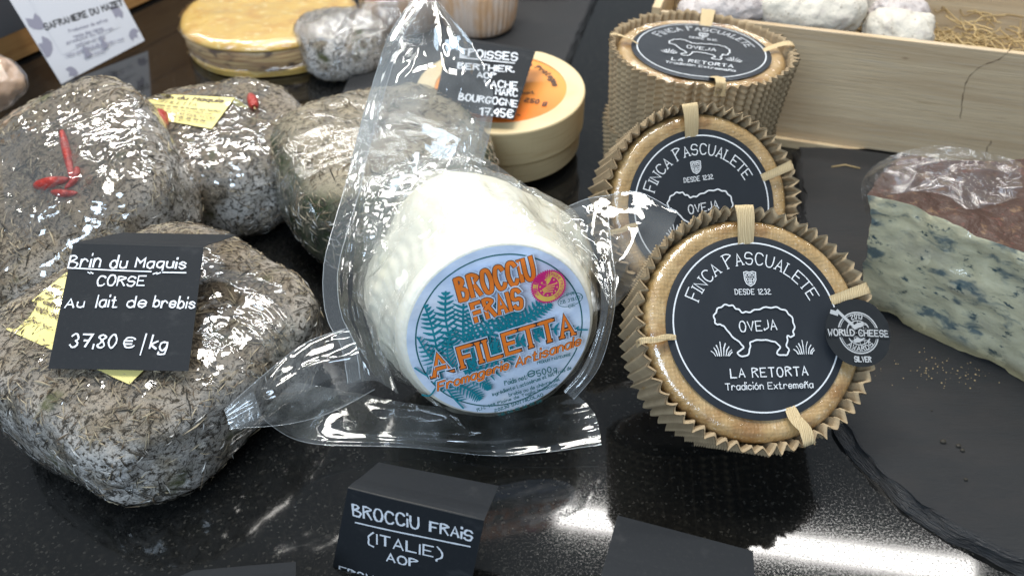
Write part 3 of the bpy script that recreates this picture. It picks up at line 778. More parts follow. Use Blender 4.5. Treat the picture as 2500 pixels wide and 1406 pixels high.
# award sticker
Ms = Wf @ Matrix.Translation((0, 0, 0))
Ps = px2loc(Wf, 2097, 812, .75)
sx_, sy_, SR = Ps.x, Ps.y, 1.74
def ssurf(u, v, h):
    r_ = math.hypot(u, v); z = .72 + .05 * nz(u, v, 1, 1.1) + (.10 * max(0, (u - .6)) * nz(u, v, 4, 2.5)) - .02 * u * u
    return Vector((sx_ + u, sy_ + v, z + h))
vs_ = [ssurf(0, 0, 0)]; RN, TN = 16, 80
for i in range(1, RN + 1):
    for j in range(TN):
        a = 2 * math.pi * j / TN; rr = SR * i / RN; vs_.append(ssurf(rr * math.cos(a), rr * math.sin(a), 0))
st = mk('award_sticker', vs_, [(0, 1 + j, 1 + (j + 1) % TN) for j in range(TN)] + [tuple(reversed(k)) for k in grid_faces(RN, TN, True, 1)], foil, w1)
st['label'] = 'shiny black and silver round award sticker'
pr = Print(.012, ssurf); O2 = Vector((0, 0))
pr.ring(O2, 1.05, 1.05, .07); pr.ring(O2, .96, .96, .03); pr.ring(O2, .62, .62, .05)
for k in range(-2, 3):
    pr.ribbon([Vector((k * .2 + .1 * math.cos(t) * k, .6 * math.sin(t) * math.sqrt(max(.05, 1 - (k * .28) ** 2)))) for t in [R(-80 + 20 * i) for i in range(9)]], .03)
    pr.ribbon([Vector((.6 * math.cos(t) * math.sqrt(max(.05, 1 - (k * .28) ** 2)), k * .2)) for t in [R(180 - 20 * i) for i in range(10)]], .03)
for c, rx, ry in (((.05, .38), .30, .13), ((.25, .05), .2, .16), ((-.05, -.35), .32, .13), ((-.3, .1), .12, .2)): pr.disc(Vector(c), rx, ry, 0, .3, 14)
pr.ribbon([Vector((-1.0, 1.15)), Vector((-.15, .25))], .15)
pr.ribbon([Vector((-1.02, 1.0)), Vector((-1.3, 1.1))], .22)
pr.arc('2013', O2, .72, R(112), R(70), .24, .05)
pr.arc('AWARDS', O2, .93, R(222), R(318), .23, .05)
for xx, tt in ((-1.62, 'WORLD CHEESE'),):
    pr.line(tt, Vector((-1.66, -.12)), Vector((1.62, -.24)), .34, .19, 1, gap=1.6)
    pr.line(tt, Vector((-1.62, -.10)), Vector((1.58, -.22)), .30, .065, 0, gap=1.6)
pr.line('SILVER', Vector((-.44, -1.46)), Vector((.42, -1.5)), .25, .06, gap=1.5)
pr.obj('printed_artwork', [silver, foil], st)

# ================================================================ FRESH CHEESE IN POUCH
bdir = (RT * -2.0 + UP * 3.5 + FW * 7.3).normalized()
MB = frame(P(1222, 812, 40.4), -bdir, UP, 0)
fb = thing('fresh_cheese', 'white fresh cheese sealed in a clear plastic pouch, with a round teal and orange label', 'cheese', MB)
prof = [(.01, -.05), (2.5, -.02), (4.5, -.05), (4.85, -.14), (5.02, -.4), (5.22, -1.1), (5.65, -2.6), (6.1, -4.4), (6.35, -5.8), (6.1, -7.0), (5.4, -7.8), (4.4, -8.1), (2.0, -8.3), (.01, -8.3)]
pp = spline([Vector(p) for p in prof], 90)
def bk(th, z):
    x, y = math.cos(th), math.sin(th); dpt = min(1, max(0, -z - .6) / 2.5)
    k = 1 + dpt * (.11 * nz(x * 1.3, y * 1.3, z * .22 + 3) + .040 * nz(x * 3, y * 3, z * .6 + 1))
    k += dpt * .05 * math.exp(-((th - 2.1) / .45) ** 2) - dpt * .05 * math.exp(-((th - 1.1) / .35) ** 2) * min(1, -z / 5)
    return k + .006 * dpt * nz(x * 9, y * 9, z * 1.6)
def bshape(r_, z, th, i):
    x, y = math.cos(th), math.sin(th)
    k = bk(th, z)
    zz = z + (.35 * nz(r_ * x, r_ * y, 9, .35) if z < -7 else 0)
    ribs = .045 * math.sin(th * 46 + 2.2 * math.sin(z * 1.6)) * (1 if -6.8 < z < -1.3 else .15)
    rings = .05 * abs(math.sin(z * 4.2 + math.sin(th * 23) * .8)) * (1 if -6.8 < z < -1.3 else 0)
    am = max(0, min(1, .5 + 1.2 * nz(x * 2, y * 2, z * .4 + 8)))
    return r_ * k + (ribs - rings) * am * (1 if r_ > 4.6 else 0), zz
v, f = lathe([(max(.01, p.x), p.y) for p in pp], 220, bshape, False)
def clampw(vv, zmin):
    out = []
    Mi = MB.inverted()
    for p in vv:
        q = MB @ Vector(p)
        if q.z < zmin: q.z = zmin
        out.append(Mi @ q)
    return out
v = clampw(v, .25)
mk('cheese_body', v, f, brocciu_mat, fb)
v, f = lathe([(max(.01, p.x * 1.012 + .08), p.y + .02 if p.y > -.3 else p.y) for k_, p in enumerate(pp) if p.y < -.38], 160,
    lambda r_, z, th, i: (r_ * bk(th, z) + .10 + .18 * (1 - abs(nz(math.cos(th) * 2.5, math.sin(th) * 2.5, z * .35)) * 5) * min(1, max(0, -z / 2)), z), False)
mk('tight_pouch', clampw(v, .12), f, pouch_tight, fb)
# label
LR = 4.72; YS = 1.0
def bsurf(u, v, h):
    r_ = math.hypot(u, v)
    return Vector((u, v, .06 - .010 * max(0, r_ - 3.2) ** 2 * 1.5 + .045 * nz(u * .35, v * 1.3, 2, .8) + .02 * nz(u, v, 7, 1.4) + h))
RN, TN = 24, 120
vs_ = [bsurf(0, 0, 0)]
for i in range(1, RN + 1):
    for j in range(TN):
        a = 2 * math.pi * j / TN; rr = LR * i / RN; vs_.append(bsurf(rr * math.cos(a), rr * math.sin(a), 0))
lab = mk('round_label', vs_, [(0, 1 + j, 1 + (j + 1) % TN) for j in range(TN)] + [tuple(reversed(k)) for k in grid_faces(RN, TN, True, 1)], labelwhite, fb)
pr = Print(.012, bsurf)
q = lambda x, y: px2loc(MB, x, y, .08)
MATS = [orange, black_ink, labelwhite, teal, tealdark, magenta, gold]
Z2 = Vector((0, 0))
pr.ring(Vector((0, 0)), 4.28, 4.28, .07, 4)
def frond(pts, wd, n_=11):
    c = spline([q(*p) for p in pts], n_ * 2 + 1)
    pr.ribbon(c, .09, 3)
    for i in range(n_):
        a = c[2 * i]; d = (c[min(2 * i + 2, len(c) - 1)] - c[max(2 * i - 1, 0)]).normalized(); s = i / n_
        L_ = wd * 1.4 * (math.sin(math.pi * min(1, .28 + .72 * s)) ** .8 + .10) * random.uniform(.85, 1.1); step = (c[2] - c[0]).length
        for sg in (1, -1):
            nn = Vector((-d.y, d.x)) * sg; t = (nn * .9 + d * .55).normalized()
            e = a + t * L_
            if e.length > 4.2: e = e.normalized() * 4.2
            m = a + t * L_ * .5
            if m.length > 4.2: continue
            pr.poly([a - d * step * .06, m - d * step * .36, e - d * step * .1, e + d * step * .12, m + d * step * .46, a + d * step * .70], 3)
for pts, wd in (([(1070, 870), (1055, 800), (1036, 745)], .42), ([(1105, 850), (1088, 780), (1088, 712)], .50), ([(1130, 830), (1130, 770), (1132, 715)], .50),
                ([(1140, 840), (1155, 790), (1160, 745)], .48), ([(1150, 840), (1190, 790), (1215, 740)], .50), ([(1180, 830), (1230, 780), (1262, 735)], .50), ([(1220, 815), (1250, 775), (1268, 735)], .45),
                ([(1225, 815), (1280, 775), (1322, 732)], .42), ([(1255, 800), (1310, 765), (1345, 740)], .30), ([(1300, 800), (1370, 800), (1432, 802)], .28),
                ([(1090, 900), (1050, 870), (1018, 820)], .42), ([(1080, 920), (1045, 915), (1012, 895)], .40), ([(1070, 930), (1050, 960), (1030, 960)], .30),
                ([(1080, 930), (1105, 965), (1130, 992)], .42), ([(1110, 930), (1150, 950), (1172, 970)], .36), ([(1140, 915), (1180, 930), (1192, 945)], .25),
                ([(1130, 900), (1200, 890), (1250, 860)], .55), ([(1110, 870), (1180, 850), (1250, 820)], .55), ([(1120, 890), (1190, 860), (1330, 800)], .50), ([(1110, 900), (1090, 860), (1100, 800)], .50), ([(1180, 850), (1260, 830), (1340, 805)], .40)):
    frond(pts, wd)
ol = lambda w_: [(Z2, w_ + .20, 2), (Z2, w_ + .07, 1)]
pr.line('BROCCIU', q(1122, 727), q(1302, 672), 1.14, .205, 0, gap=2.2, w2=ol(.205))
pr.line('FRAIS', q(1160, 778), q(1272, 741), 1.0, .19, 0, gap=2.2, w2=ol(.19))
pr.line('A', q(1058, 911), q(1098, 899), 1.15, .19, 0, serif=True, w2=[(Z2, .38, 2), (Z2, .265, 1)])
pr.line('FILETTA', q(1127, 888), q(1394, 806), 1.15, .19, 0, serif=True, gap=2.4, w2=[(Z2, .38, 2), (Z2, .265, 1)])
pr.line('Fromagerie', q(1066, 943), q(1236, 889), .46, .08, 0, shear=.25, gap=1.35, w2=[(Z2, .21, 2), (Z2, .125, 1)])
pr.line('Artisanale', q(1254, 884), q(1410, 830), .50, .08, 0, shear=.25, gap=1.35, w2=[(Z2, .21, 2), (Z2, .125, 1)])
for tx, x0, y0, x1, y1, cap, wd in (('PRODUIT PASTEURISE', 1306, 877, 1386, 855, .14, .022), ('Poids net:', 1227, 927, 1281, 911, .25, .032), ('e', 1284, 908, 1300, 903, .50, .05), ('500', 1306, 906, 1340, 895, .34, .04), ('g', 1345, 894, 1352, 892, .26, .032),
        ('Ingrédients: Lactosérum et lait frais de', 1198, 953, 1387, 888, .19, .026), ('brebis ou de chèvre, sel.', 1237, 953, 1358, 914, .19, .026), ('R.N. 198 Plaine de Taglio Isolaccio', 1160, 988, 1352, 925, .16, .026),
        ('20230 SAN NICOLAO', 1202, 989, 1318, 950, .17, .03), ('Tél. 04 95 36 99 09', 1210, 1000, 1314, 965, .17, .028)):
    pr.line(tx, q(x0, y0), q(x1, y1), cap, wd * 1.35, 4, gap=1.5)
sc_ = q(1330, 686)
pr.disc(sc_, .84, .84, 5, n=96, star=.10); pr.disc(sc_, .80, .80, 6); pr.ring(sc_, .80, .80, .02, 5); pr.disc(sc_, .54, .54, 5)
pr.arc("APPELLATION D'ORIGINE PROTEGEE", sc_, .60, R(225), R(-55), .13, .020, 5)
for k in range(4):
    pr.ribbon([sc_ + Vector((-.30 + .04 * k, -.16 - .05 * k + .0)), sc_ + Vector((-.05, .05 - .1 * k)), sc_ + Vector((.33 - .03 * k, .18 - .14 * k))], .05, 6)
for k in range(12):
    a = 2 * math.pi * k / 12; pr.disc(sc_ + Vector((math.cos(a), math.sin(a))) * .43, .045, .045, 6, n=6)
ec = q(1382, 717); pr.ring(ec, .64, .34, .035, 4, R(17))
pr.line('FR', q(1374, 709), q(1391, 704), .17, .03, 4); pr.line('2B 318.003', q(1358, 727), q(1411, 712), .17, .028, 4); pr.line('CE', q(1378, 736), q(1393, 731), .16, .03, 4)
pr.obj('printed_artwork', MATS, lab)

def PR(*pts): return [P(*p) for p in pts]
def flap(name, rows, mat, n=28, m=36, amp=.0, freq=.5, seed=0, crease=0.0, th=.03, label=None):
    v, f = sheet(rows, n, m, amp, freq, seed, crease)
    o = mk(name, v, f, mat, fb, 'w')
    if label: o['label'] = label
    return o, v
# tall top flap: front skin, back skin, welded seam
F1 = [PR((1022, -20, 47), (950, 90, 46.5), (900, 240, 46), (862, 380, 45), (845, 450, 44)),
      PR((1052, -10, 47), (992, 90, 46.7), (940, 240, 46), (905, 370, 45.2), (890, 470, 44.2)),
      PR((1060, -8, 46.8), (1050, 110, 45.6), (1030, 240, 44.4), (1010, 370, 44.4), (1000, 480, 44.6)),
      PR((1064, 0, 46.8), (1110, 110, 45.5), (1130, 240, 44.6), (1100, 380, 45), (1090, 480, 45.2)),
      PR((1068, 5, 47), (1145, 95, 47), (1195, 190, 46.5), (1203, 290, 46), (1165, 450, 46))]
flap('pouch_flap', F1, pouch_mat, 56, 56, .40, .40, 1, .22, label='tall clear upper flap of the pouch')
F1b = [F1[0], F1[1], PR((1060, -8, 47.4), (1055, 110, 47.3), (1040, 240, 47), (1010, 370, 46.8), (990, 450, 46.4)),
       PR((1064, 0, 47.4), (1115, 110, 47.2), (1140, 240, 47.2), (1110, 380, 47), (1090, 430, 46.8)), F1[4]]
flap('pouch_flap', F1b, pouch_mat, 32, 32, .35, .4, 3, .12)
seam = [F1[0] + PR((812, 560, 42.6), (790, 660, 41.6), (797, 770, 41), (835, 850, 40.5), (850, 935, 40.2)),
        PR((1052, -12, 46.9), (985, 90, 46.4), (935, 240, 45.8), (897, 380, 44.8), (880, 460, 43.8), (850, 560, 42.2), (826, 660, 41.2), (832, 760, 40.7), (868, 845, 40.2), (880, 925, 40))]
flap('seal_seam', seam, seam_mat, 8, 90, .05, .8, 5, label='welded seam along the left edge of the pouch')
for e in (spline(seam[0], 90), spline(seam[1], 90)):
    v, f = tube([p - FW * .04 + Vector((.03 * nz(p.x, p.y, p.z, 3), 0, 0)) for p in e], .017, 5); mk('seam_edge', v, f, edge_mat, fb, 'w')
F2 = [PR((880, 455, 43.8), (850, 560, 42.2), (826, 660, 41.2), (832, 760, 40.7), (868, 845, 40.2), (885, 930, 40)),
      PR((925, 440, 44.2), (885, 550, 43.2), (868, 650, 42.2), (878, 760, 41.6), (905, 850, 41), (925, 930, 40.5)),
      PR((985, 440, 45.5), (940, 540, 44.8), (915, 650, 43.6), (920, 760, 42.6), (940, 860, 41.8), (975, 960, 41))]
flap('pouch_flap', F2, pouch_mat, 24, 44, .45, .6, 7, .22, label='crumpled left side of the pouch')
F3 = [PR((850, 800, 41), (745, 838, 40.3), (640, 918, 39.5), (548, 1000, 38.8)),
      PR((880, 865, 39.8), (780, 900, 39.4), (680, 955, 38.9), (556, 1018, 38.7)),
      PR((915, 950, 40.9), (810, 1005, 40.2), (700, 1035, 39.5), (564, 1045, 38.8))]
flap('pouch_flap', F3, pouch_mat, 26, 34, .3, .7, 9, .14, label='pointed lower left flap of the pouch over the herb cheese')
v, f = sheet([[p - FW * .06 for p in r_] for r_ in [PR((620, 955, 39.2), (548, 1000, 38.75)), PR((640, 1015, 39.1), (566, 1048, 38.75))]], 6, 8); mk('seal_seam', v, f, seam_mat, fb, 'w')
v, f = tube(spline([p - FW * .03 for p in F3[0]], 30), .014, 5); mk('seam_edge', v, f, edge_mat, fb, 'w')
v, f = tube(spline([p - FW * .03 for p in F3[2]], 30), .014, 5); mk('seam_edge', v, f, edge_mat, fb, 'w')
F4 = [[G(720, 930, 3.0), G(880, 960, 1.6), G(1050, 990, 1.1), G(1220, 990, 1.0), G(1400, 955, 1.6)],
      [G(660, 985, 4.0), G(800, 1035, 1.6), G(1000, 1050, .7), G(1230, 1055, .7), G(1452, 1010, 1.1)],
      [G(640, 1020, 4.2), G(750, 1080, 1.6), G(980, 1093, .5), G(1150, 1104, .45), G(1300, 1118, .5), G(1468, 1085, .9)][:2] + [G(1000, 1092, .45), G(1230, 1112, .45), G(1468, 1085, .9)]]
o4, v4 = flap('pouch_flap', F4, pouch_mat, 26, 60, .10, .5, 11, .10, label='flat lower flap of the pouch lying on the granite')
v, f = tube([p + Vector((0, 0, .03)) for p in v4[25 * 60:26 * 60]], .014, 5); mk('seam_edge', v, f, edge_mat, fb, 'w')
F4s = [[G(1330, 1000, 1.05), G(1380, 985, 1.1), G(1440, 985, 1.2)], [G(1240, 1110, .55), G(1380, 1112, .65), G(1467, 1083, .95)]]
F5 = [PR((1378, 508, 46), (1430, 487, 45.3), (1480, 478, 45), (1560, 470, 44.5), (1655, 520, 44)),
      PR((1400, 565, 45), (1445, 560, 44.2), (1490, 560, 44.2), (1555, 560, 43.6), (1622, 600, 43.7)),
      PR((1430, 630, 43.2), (1465, 650, 42.7), (1490, 650, 42.7), (1520, 650, 42.6), (1575, 665, 43)),
      PR((1478, 720, 41.8), (1484, 740, 41.6), (1490, 750, 41.6), (1500, 750, 41.8), (1512, 740, 42.2))]
flap('pouch_flap', F5, pouch_mat, 34, 34, .14, .40, 13, .10, label='raised right flap of the pouch in front of the wrapped wheels')
v, f = tube(spline([p - FW * .05 for p in F5[0]], 30), .016, 5); mk('seam_edge', v, f, edge_mat, fb, 'w')
F6 = [PR((1330, 520, 44.5), (1400, 590, 42.6), (1455, 650, 41.4), (1465, 760, 40.8), (1430, 880, 40.6), (1375, 955, 40.6)),
      PR((1395, 510, 44.8), (1450, 580, 42.8), (1486, 660, 41.4), (1482, 765, 40.9), (1448, 890, 40.7), (1390, 965, 40.8)),
      PR((1480, 485, 45), (1492, 600, 43.2), (1503, 700, 42.2), (1492, 800, 41.7), (1460, 900, 41.4), (1400, 975, 41.2))]
flap('pouch_flap', F6, pouch_mat, 20, 44, .3, .7, 17, .18, label='folded right edge of the pouch')
v, f = tube(spline([p - FW * .05 for p in F6[2]], 40), .016, 5); mk('seam_edge', v, f, edge_mat, fb, 'w')
F7 = [PR((1000, 400, 45.5), (1060, 370, 45.4), (1130, 370, 45.3), (1190, 390, 46)), PR((930, 470, 44.4), (1030, 450, 43.9), (1130, 440, 44.2), (1250, 430, 46)),
      PR((905, 570, 43.4), (1010, 545, 42.6), (1110, 520, 43), (1340, 500, 44.6)), PR((940, 650, 42.2), (1040, 610, 41.2), (1180, 585, 41.2), (1400, 600, 42))]
F8 = [PR((1110, 300, 45.2), (1120, 370, 45.2), (1100, 440, 44.9), (1075, 520, 43.6)), PR((1150, 290, 44.6), (1150, 370, 44.4), (1125, 440, 44.2), (1095, 520, 43.2)), PR((1203, 290, 46), (1178, 380, 45.4), (1150, 450, 45.2), (1120, 520, 44))]
flap('pouch_flap', F8, pouch_tight, 24, 36, .25, .6, 29, .15, label='gathered fold where the upper flap meets the cheese')
F9 = [PR((880, 480, 44), (905, 430, 44.6), (960, 400, 45), (1020, 380, 45)), PR((890, 560, 43), (930, 520, 43.2), (990, 490, 43.4), (1060, 460, 43.8)), PR((885, 640, 42), (925, 620, 41.9), (975, 600, 41.6), (1030, 570, 42))]
flap('pouch_flap', F9, pouch_tight, 34, 34, .3, .5, 31, .25, label='crumpled film between the seam and the cheese')
flap('pouch_flap', F7, pouch_tight, 34, 40, .25, .5, 19, .22, label='creased pouch film over the top of the fresh cheese')

# ================================================================ BLACK CARDS
def card(name, label, TL, TR, BR, BL, lines, back=None, cat='price card', group='black handwritten price cards', notch=None, under=(), wob=.05):
    """stiff card from four 3D corners of its written face; back: two far corners of the folded-over flap (left, right)"""
    o = (TL + TR + BL + BR) / 4; nn = (TR - TL).cross(TL - BL).normalized()
    if nn.dot(CAM - o) < 0: nn = -nn
    M = frame(o, nn, (TL + TR - BL - BR), 0); t = thing(name, label, cat, M, group); Mi = M.inverted()
    c = [Mi @ p for p in (TL, TR, BR, BL)]; th = .035
    N = 16
    def surfz(x, y): return -.0025 * x * x * 1.2 + .03 * nz(x, y, 5, .3)
    v = []
    for zf in (0, -th):
        for i in range(N):
            for j in range(N):
                a, b = j / (N - 1), i / (N - 1); p = (c[0] * (1 - a) + c[1] * a) * (1 - b) + (c[3] * (1 - a) + c[2] * a) * b
                v.append(Vector((p.x, p.y, surfz(p.x, p.y) + zf)))
    f = grid_faces(N, N) + [tuple(reversed(q_)) for q_ in grid_faces(N, N, off=N * N)]; mi = [0] * len(f)
    rim = [j for j in range(N)] + [i * N + N - 1 for i in range(1, N)] + [(N - 1) * N + j for j in range(N - 2, -1, -1)] + [i * N for i in range(N - 2, 0, -1)]
    for k in range(len(rim)):
        a, b = rim[k], rim[(k + 1) % len(rim)]; f.append((a, b, b + N * N, a + N * N)); mi.append(1)
    face = mk('written_face', v, f, [chalkcard, cardedge], t, mi=mi, smooth=False)
    if back:
        k0, k1 = (Mi @ p for p in back); A = Acc(); mrows = []
        K = 9
        for i in range(K):
            s = i / (K - 1); row = []
            for j in range(N):
                a = j / (N - 1); p = c[0].lerp(c[1], a); e = k0.lerp(k1, a); p = Vector((p.x, p.y, surfz(p.x, p.y)))
                q_ = p.lerp(e, s); bulge = math.sin(math.pi * min(1, s * 3)) * .05 if s < .33 else 0
                row.append(q_ + Vector((0, bulge + .003, .02 * math.sin(s * 3 + a * 2))))
            mrows.append(row)
        top = [p for r_ in mrows for p in r_]; dn = ((k0 - c[0]).cross(c[1] - c[0])).normalized() * th
        if dn.dot(c[0] - c[3]) > 0: dn = -dn
        bot = [p + dn for p in top]
        f = grid_faces(K, N) + [tuple(reversed(q_)) for q_ in grid_faces(K, N, off=K * N)]; mi = [0] * len(f)
        rim = [j for j in range(N)] + [i * N + N - 1 for i in range(1, K)] + [(K - 1) * N + j for j in range(N - 2, -1, -1)] + [i * N for i in range(K - 2, 0, -1)]
        for k in range(len(rim)):
            a, b = rim[k], rim[(k + 1) % len(rim)]; f.append((a, b, b + K * N, a + K * N)); mi.append(1)
        mk('folded_flap', top + bot, f, [chalkcard, cardedge], t, mi=mi, smooth=False)
    if lines or under:
        pr = Print(.012, lambda x, y, h: Vector((x, y, surfz(x, y) + h)))
        L = lambda x, y: px2loc(M, x, y, 0)
        for tx, x0, y0, x1, y1, cap, w in lines: pr.line(tx, L(x0, y0), L(x1, y1), cap, w, 0, jit=.32, gap=1.5, wob=wob)
        for pts, w in under: pr.ribbon(spline([L(*p) for p in pts], 20), w, 0, jit=.12)
        pr.obj('handwriting', [chalk], face)
    return t
card('price_card', 'black card with an accountancy of white handwriting, standing on the front herb cheese'.replace('an accountancy of ', 'cheese name and price in '),
     P(178, 594, 42.0), P(497, 603, 41.9), P(459, 905, 39.1), P(116, 899, 39.2),
     [('Brin', 165, 652, 242, 653, .68, .085), ('du', 268, 653, 308, 653, .60, .085), ('Maquis', 330, 653, 452, 655, .52, .085), ('“', 208, 690, 222, 690, .5, .06), ('CORSE', 236, 697, 352, 698, .52, .085), ('”', 370, 690, 388, 690, .5, .06),
      ('Au', 158, 751, 204, 750, .46, .08), ('lait', 235, 750, 286, 750, .56, .08), ('de', 310, 750, 356, 750, .52, .08), ('brebis', 374, 750, 474, 754, .52, .08),
      ('37,80', 170, 846, 282, 850, .66, .085), ('€', 302, 848, 328, 848, .50, .08), ('/', 342, 862, 370, 850, .70, .08), ('kg', 366, 852, 406, 855, .62, .085)],
     back=(P(300, 568, 44.6), P(578, 573, 45.2)), under=[([(183, 655), (280, 661), (370, 664)], .07), ([(398, 666), (455, 667)], .07)])
TLb, TRb = P(848, 1192, 36.2), P(1182, 1270, 35.4)
dv = Vector((0, -.9, -6.2))
card('price_card', 'black card with white capitals, standing on the granite in front of the pouch', TLb, TRb, TRb + dv + Vector((-1.0, 0, 0)), TLb + dv + Vector((-1.55, 0, 0)),
     [('BROCCiU', 862, 1258, 1022, 1290, .72, .10), ('FRAiS', 1050, 1296, 1152, 1318, .60, .10), ('(ITALIE)', 900, 1322, 1080, 1362, .64, .09), ('AOP', 945, 1366, 1020, 1382, .50, .09), ('FROMAGE', 828, 1398, 975, 1440, .50, .09)],
     back=(P(925, 1128, 39.2), P(1217, 1186, 38.0)), under=[([(868, 1274), (1000, 1302), (1148, 1332)], .09)], wob=.04)
TLc, TRc = P(1462, 1425, 34.6), P(1850, 1500, 34.0)
card('price_card', 'blank topped black folded card in front of the wrapped wheels at the bottom edge', TLc, TRc, TRc + Vector((0, -.7, -3.2)), TLc + Vector((0, -.7, -3.2)),
     [], back=(P(1508, 1257, 38.6), P(1838, 1345, 37.6)))
TLd, TRd = P(380, 1432, 35.2), P(722, 1412, 35.2)
card('price_card', 'grey-black folded card cut off at the bottom edge below the front herb cheese', TLd, TRd, TRd + Vector((0, -.7, -3.2)), TLd + Vector((0, -.7, -3.2)), [], back=(P(470, 1392, 36.4), P(722, 1371, 36.6)))
A = Acc(); e0, e1, e2 = P(722, 1371, 36.6), P(760, 1408, 35.6), P(735, 1480, 35.2)

# ================================================================ ROUND WOODEN BOX + CARD
ob_c = P(1222, 212, 64.5)
ME = frame(ob_c, (0, -.05, 1), (0.10, 1, 0), 0)
eb = thing('round_cheese_box', 'round thin-wood cheese box with an orange label on its lid, behind the pouch', 'cheese box', ME)
v, f = lathe([(5.3, -.12), (5.3, 0), (6.65, 0), (6.75, -.04), (6.80, -.15), (6.80, -2.9), (6.72, -2.95), (6.6, -2.9)], 96, None, False); mk('lid', v, f, poplar, eb, smooth=False)
v, f = lathe([(.01, -.08), (5.4, -.10)], 96, None, False); lb = mk('lid_label', v, f, orange_lbl, eb, smooth=False)
v, f = lathe([(6.5, -2.6), (6.55, -2.7), (6.55, -4.85), (6.4, -4.95), (.01, -4.95)], 96, None, False); mk('box_base', v, f, poplar, eb, smooth=False)
pr = Print(-.07); q = lambda x, y: px2loc(ME, x, y, -.1)
pr.arc('Appellation Origine Protégée'.replace('é', 'e'), Vector((0, 0)), 4.2, R(150), R(8), .5, .10)
pr.line('250 g', q(1280, 250), q(1333, 258), .55, .10); pr.line('lait', q(1277, 232), q(1305, 231), .4, .07); pr.ribbon([q(1262, 282), q(1270, 284)], .1)
pr.obj('printed_text', [black_ink], lb)
card('price_card', 'black card with a white handwritten cheese name and price, on the round wooden box', P(1096, 94, 62.8), P(1307, 126, 62.8), P(1254, 293, 59.4), P(1058, 262, 59.4),
     [('EPOISSES', 1124, 136, 1262, 149, .72, .12), ('BERTHIER.', 1118, 168, 1254, 178, .58, .11), ('AOP', 1165, 190, 1210, 193, .5, .11), ('VACHE', 1182, 212, 1262, 218, .62, .11), ('MARC', 1210, 232, 1262, 237, .60, .11),
      ('BOURGOGNE', 1120, 245, 1262, 262, .60, .11), ('17.95€', 1170, 282, 1252, 289, .70, .12)],
     back=(P(1150, 96, 65.2), P(1336, 126, 65.4)), under=[([(1122, 142), (1180, 148), (1256, 156)], .10)])

# ================================================================ BLUE CHEESE
tb = thing('blue_cheese_wedge', 'blue veined cheese wedge with red brown rind, crumpled film on top, on the slate board', 'cheese', (26, 0, .8))
A_ = Vector((22.7, -2.6, .82)); B_ = Vector((34.4, -13.3, .82)); C_ = Vector((43, 0, .82)); D_ = Vector((25.6, 1.2, .82)); HZ = Vector((0, 0, 8.5))
lean = Vector((-1.6, .5, 0))
def facegrid(p00, p01, p11, p10, nu, nv, amp):
    v = []
    for i in range(nv):
        for j in range(nu):
            a, b = j / (nu - 1), i / (nv - 1); p = (p00 * (1 - a) + p01 * a) * (1 - b) + (p10 * (1 - a) + p11 * a) * b
            c = (A_ + B_ + C_ + D_) / 4 + HZ / 2
            e = Vector((nz(p.x, p.y, p.z, .45), nz(p.x + 9, p.y, p.z, .45), nz(p.x, p.y + 9, p.z, .45))) * amp + Vector((nz(p.x, p.y, p.z, 1.6), nz(p.x + 5, p.y, p.z, 1.6), nz(p.x, p.y, p.z + 4, 1.6))) * amp * .35
            # round off the top edge
            v.append(p + e)
    return v, grid_faces(nv, nu)
A = Acc()
top = lambda p: p + HZ + lean
for a_, b2_, mi in ((A_, B_, 0), (D_, A_, 0), (B_, C_, 0), (C_, D_, 1)):
    v, f = facegrid(a_, b2_, top(b2_), top(a_), 60, 40, .35); A.add(v, f, mi)
mk('cheese_paste', A.v, A.f, [blue_paste, red_rind], tb, 'w', mi=A.m)
cc = top((A_ + B_ + C_ + D_) / 4)
v, f = facegrid(top(A_), top(B_), top(C_), top(D_), 70, 50, .35)
v2, f2 = facegrid(top(A_) - HZ * .07, top(B_) - HZ * .07, top(B_), top(A_), 70, 5, .35)
A = Acc(); A.add(v, f); 
mk('rind', A.v, A.f, red_rind, tb, 'w')
v, f = facegrid(A_, B_, top(B_), top(A_), 60, 40, .35); off = Vector((-.69, -.72, 0)) * .12
v = [p + off + off * .8 * (1 - abs(nz(p.x, p.y, p.z, .8)) * 4) for p in v]
mk('cling_film', v, f, face_film, tb, 'w')
# crumpled film cap
GG = lambda *p: [G(*q) for q in p]
rows = [GG((2112, 530, 6.5), (2106, 445, 8.6), (2160, 388, 10), (2270, 358, 10.8), (2380, 368, 10.6), (2480, 395, 10)),
        GG((2130, 510, 7.5), (2150, 430, 10), (2220, 395, 10.6), (2320, 395, 10.9), (2400, 405, 10.6), (2490, 425, 10.1)),
        GG((2160, 480, 9.7), (2230, 445, 10), (2290, 440, 10.2), (2350, 445, 10.2), (2420, 450, 10), (2485, 455, 10)),
        GG((2205, 472, 9.6), (2260, 470, 9.8), (2310, 482, 9.8), (2360, 512, 9.7), (2420, 500, 9.7), (2475, 485, 9.7))]
v, f = sheet(rows, 50, 70, .5, .9, 23, .35); mk('crumpled_film', v, f, cling_crumple, tb, 'w')
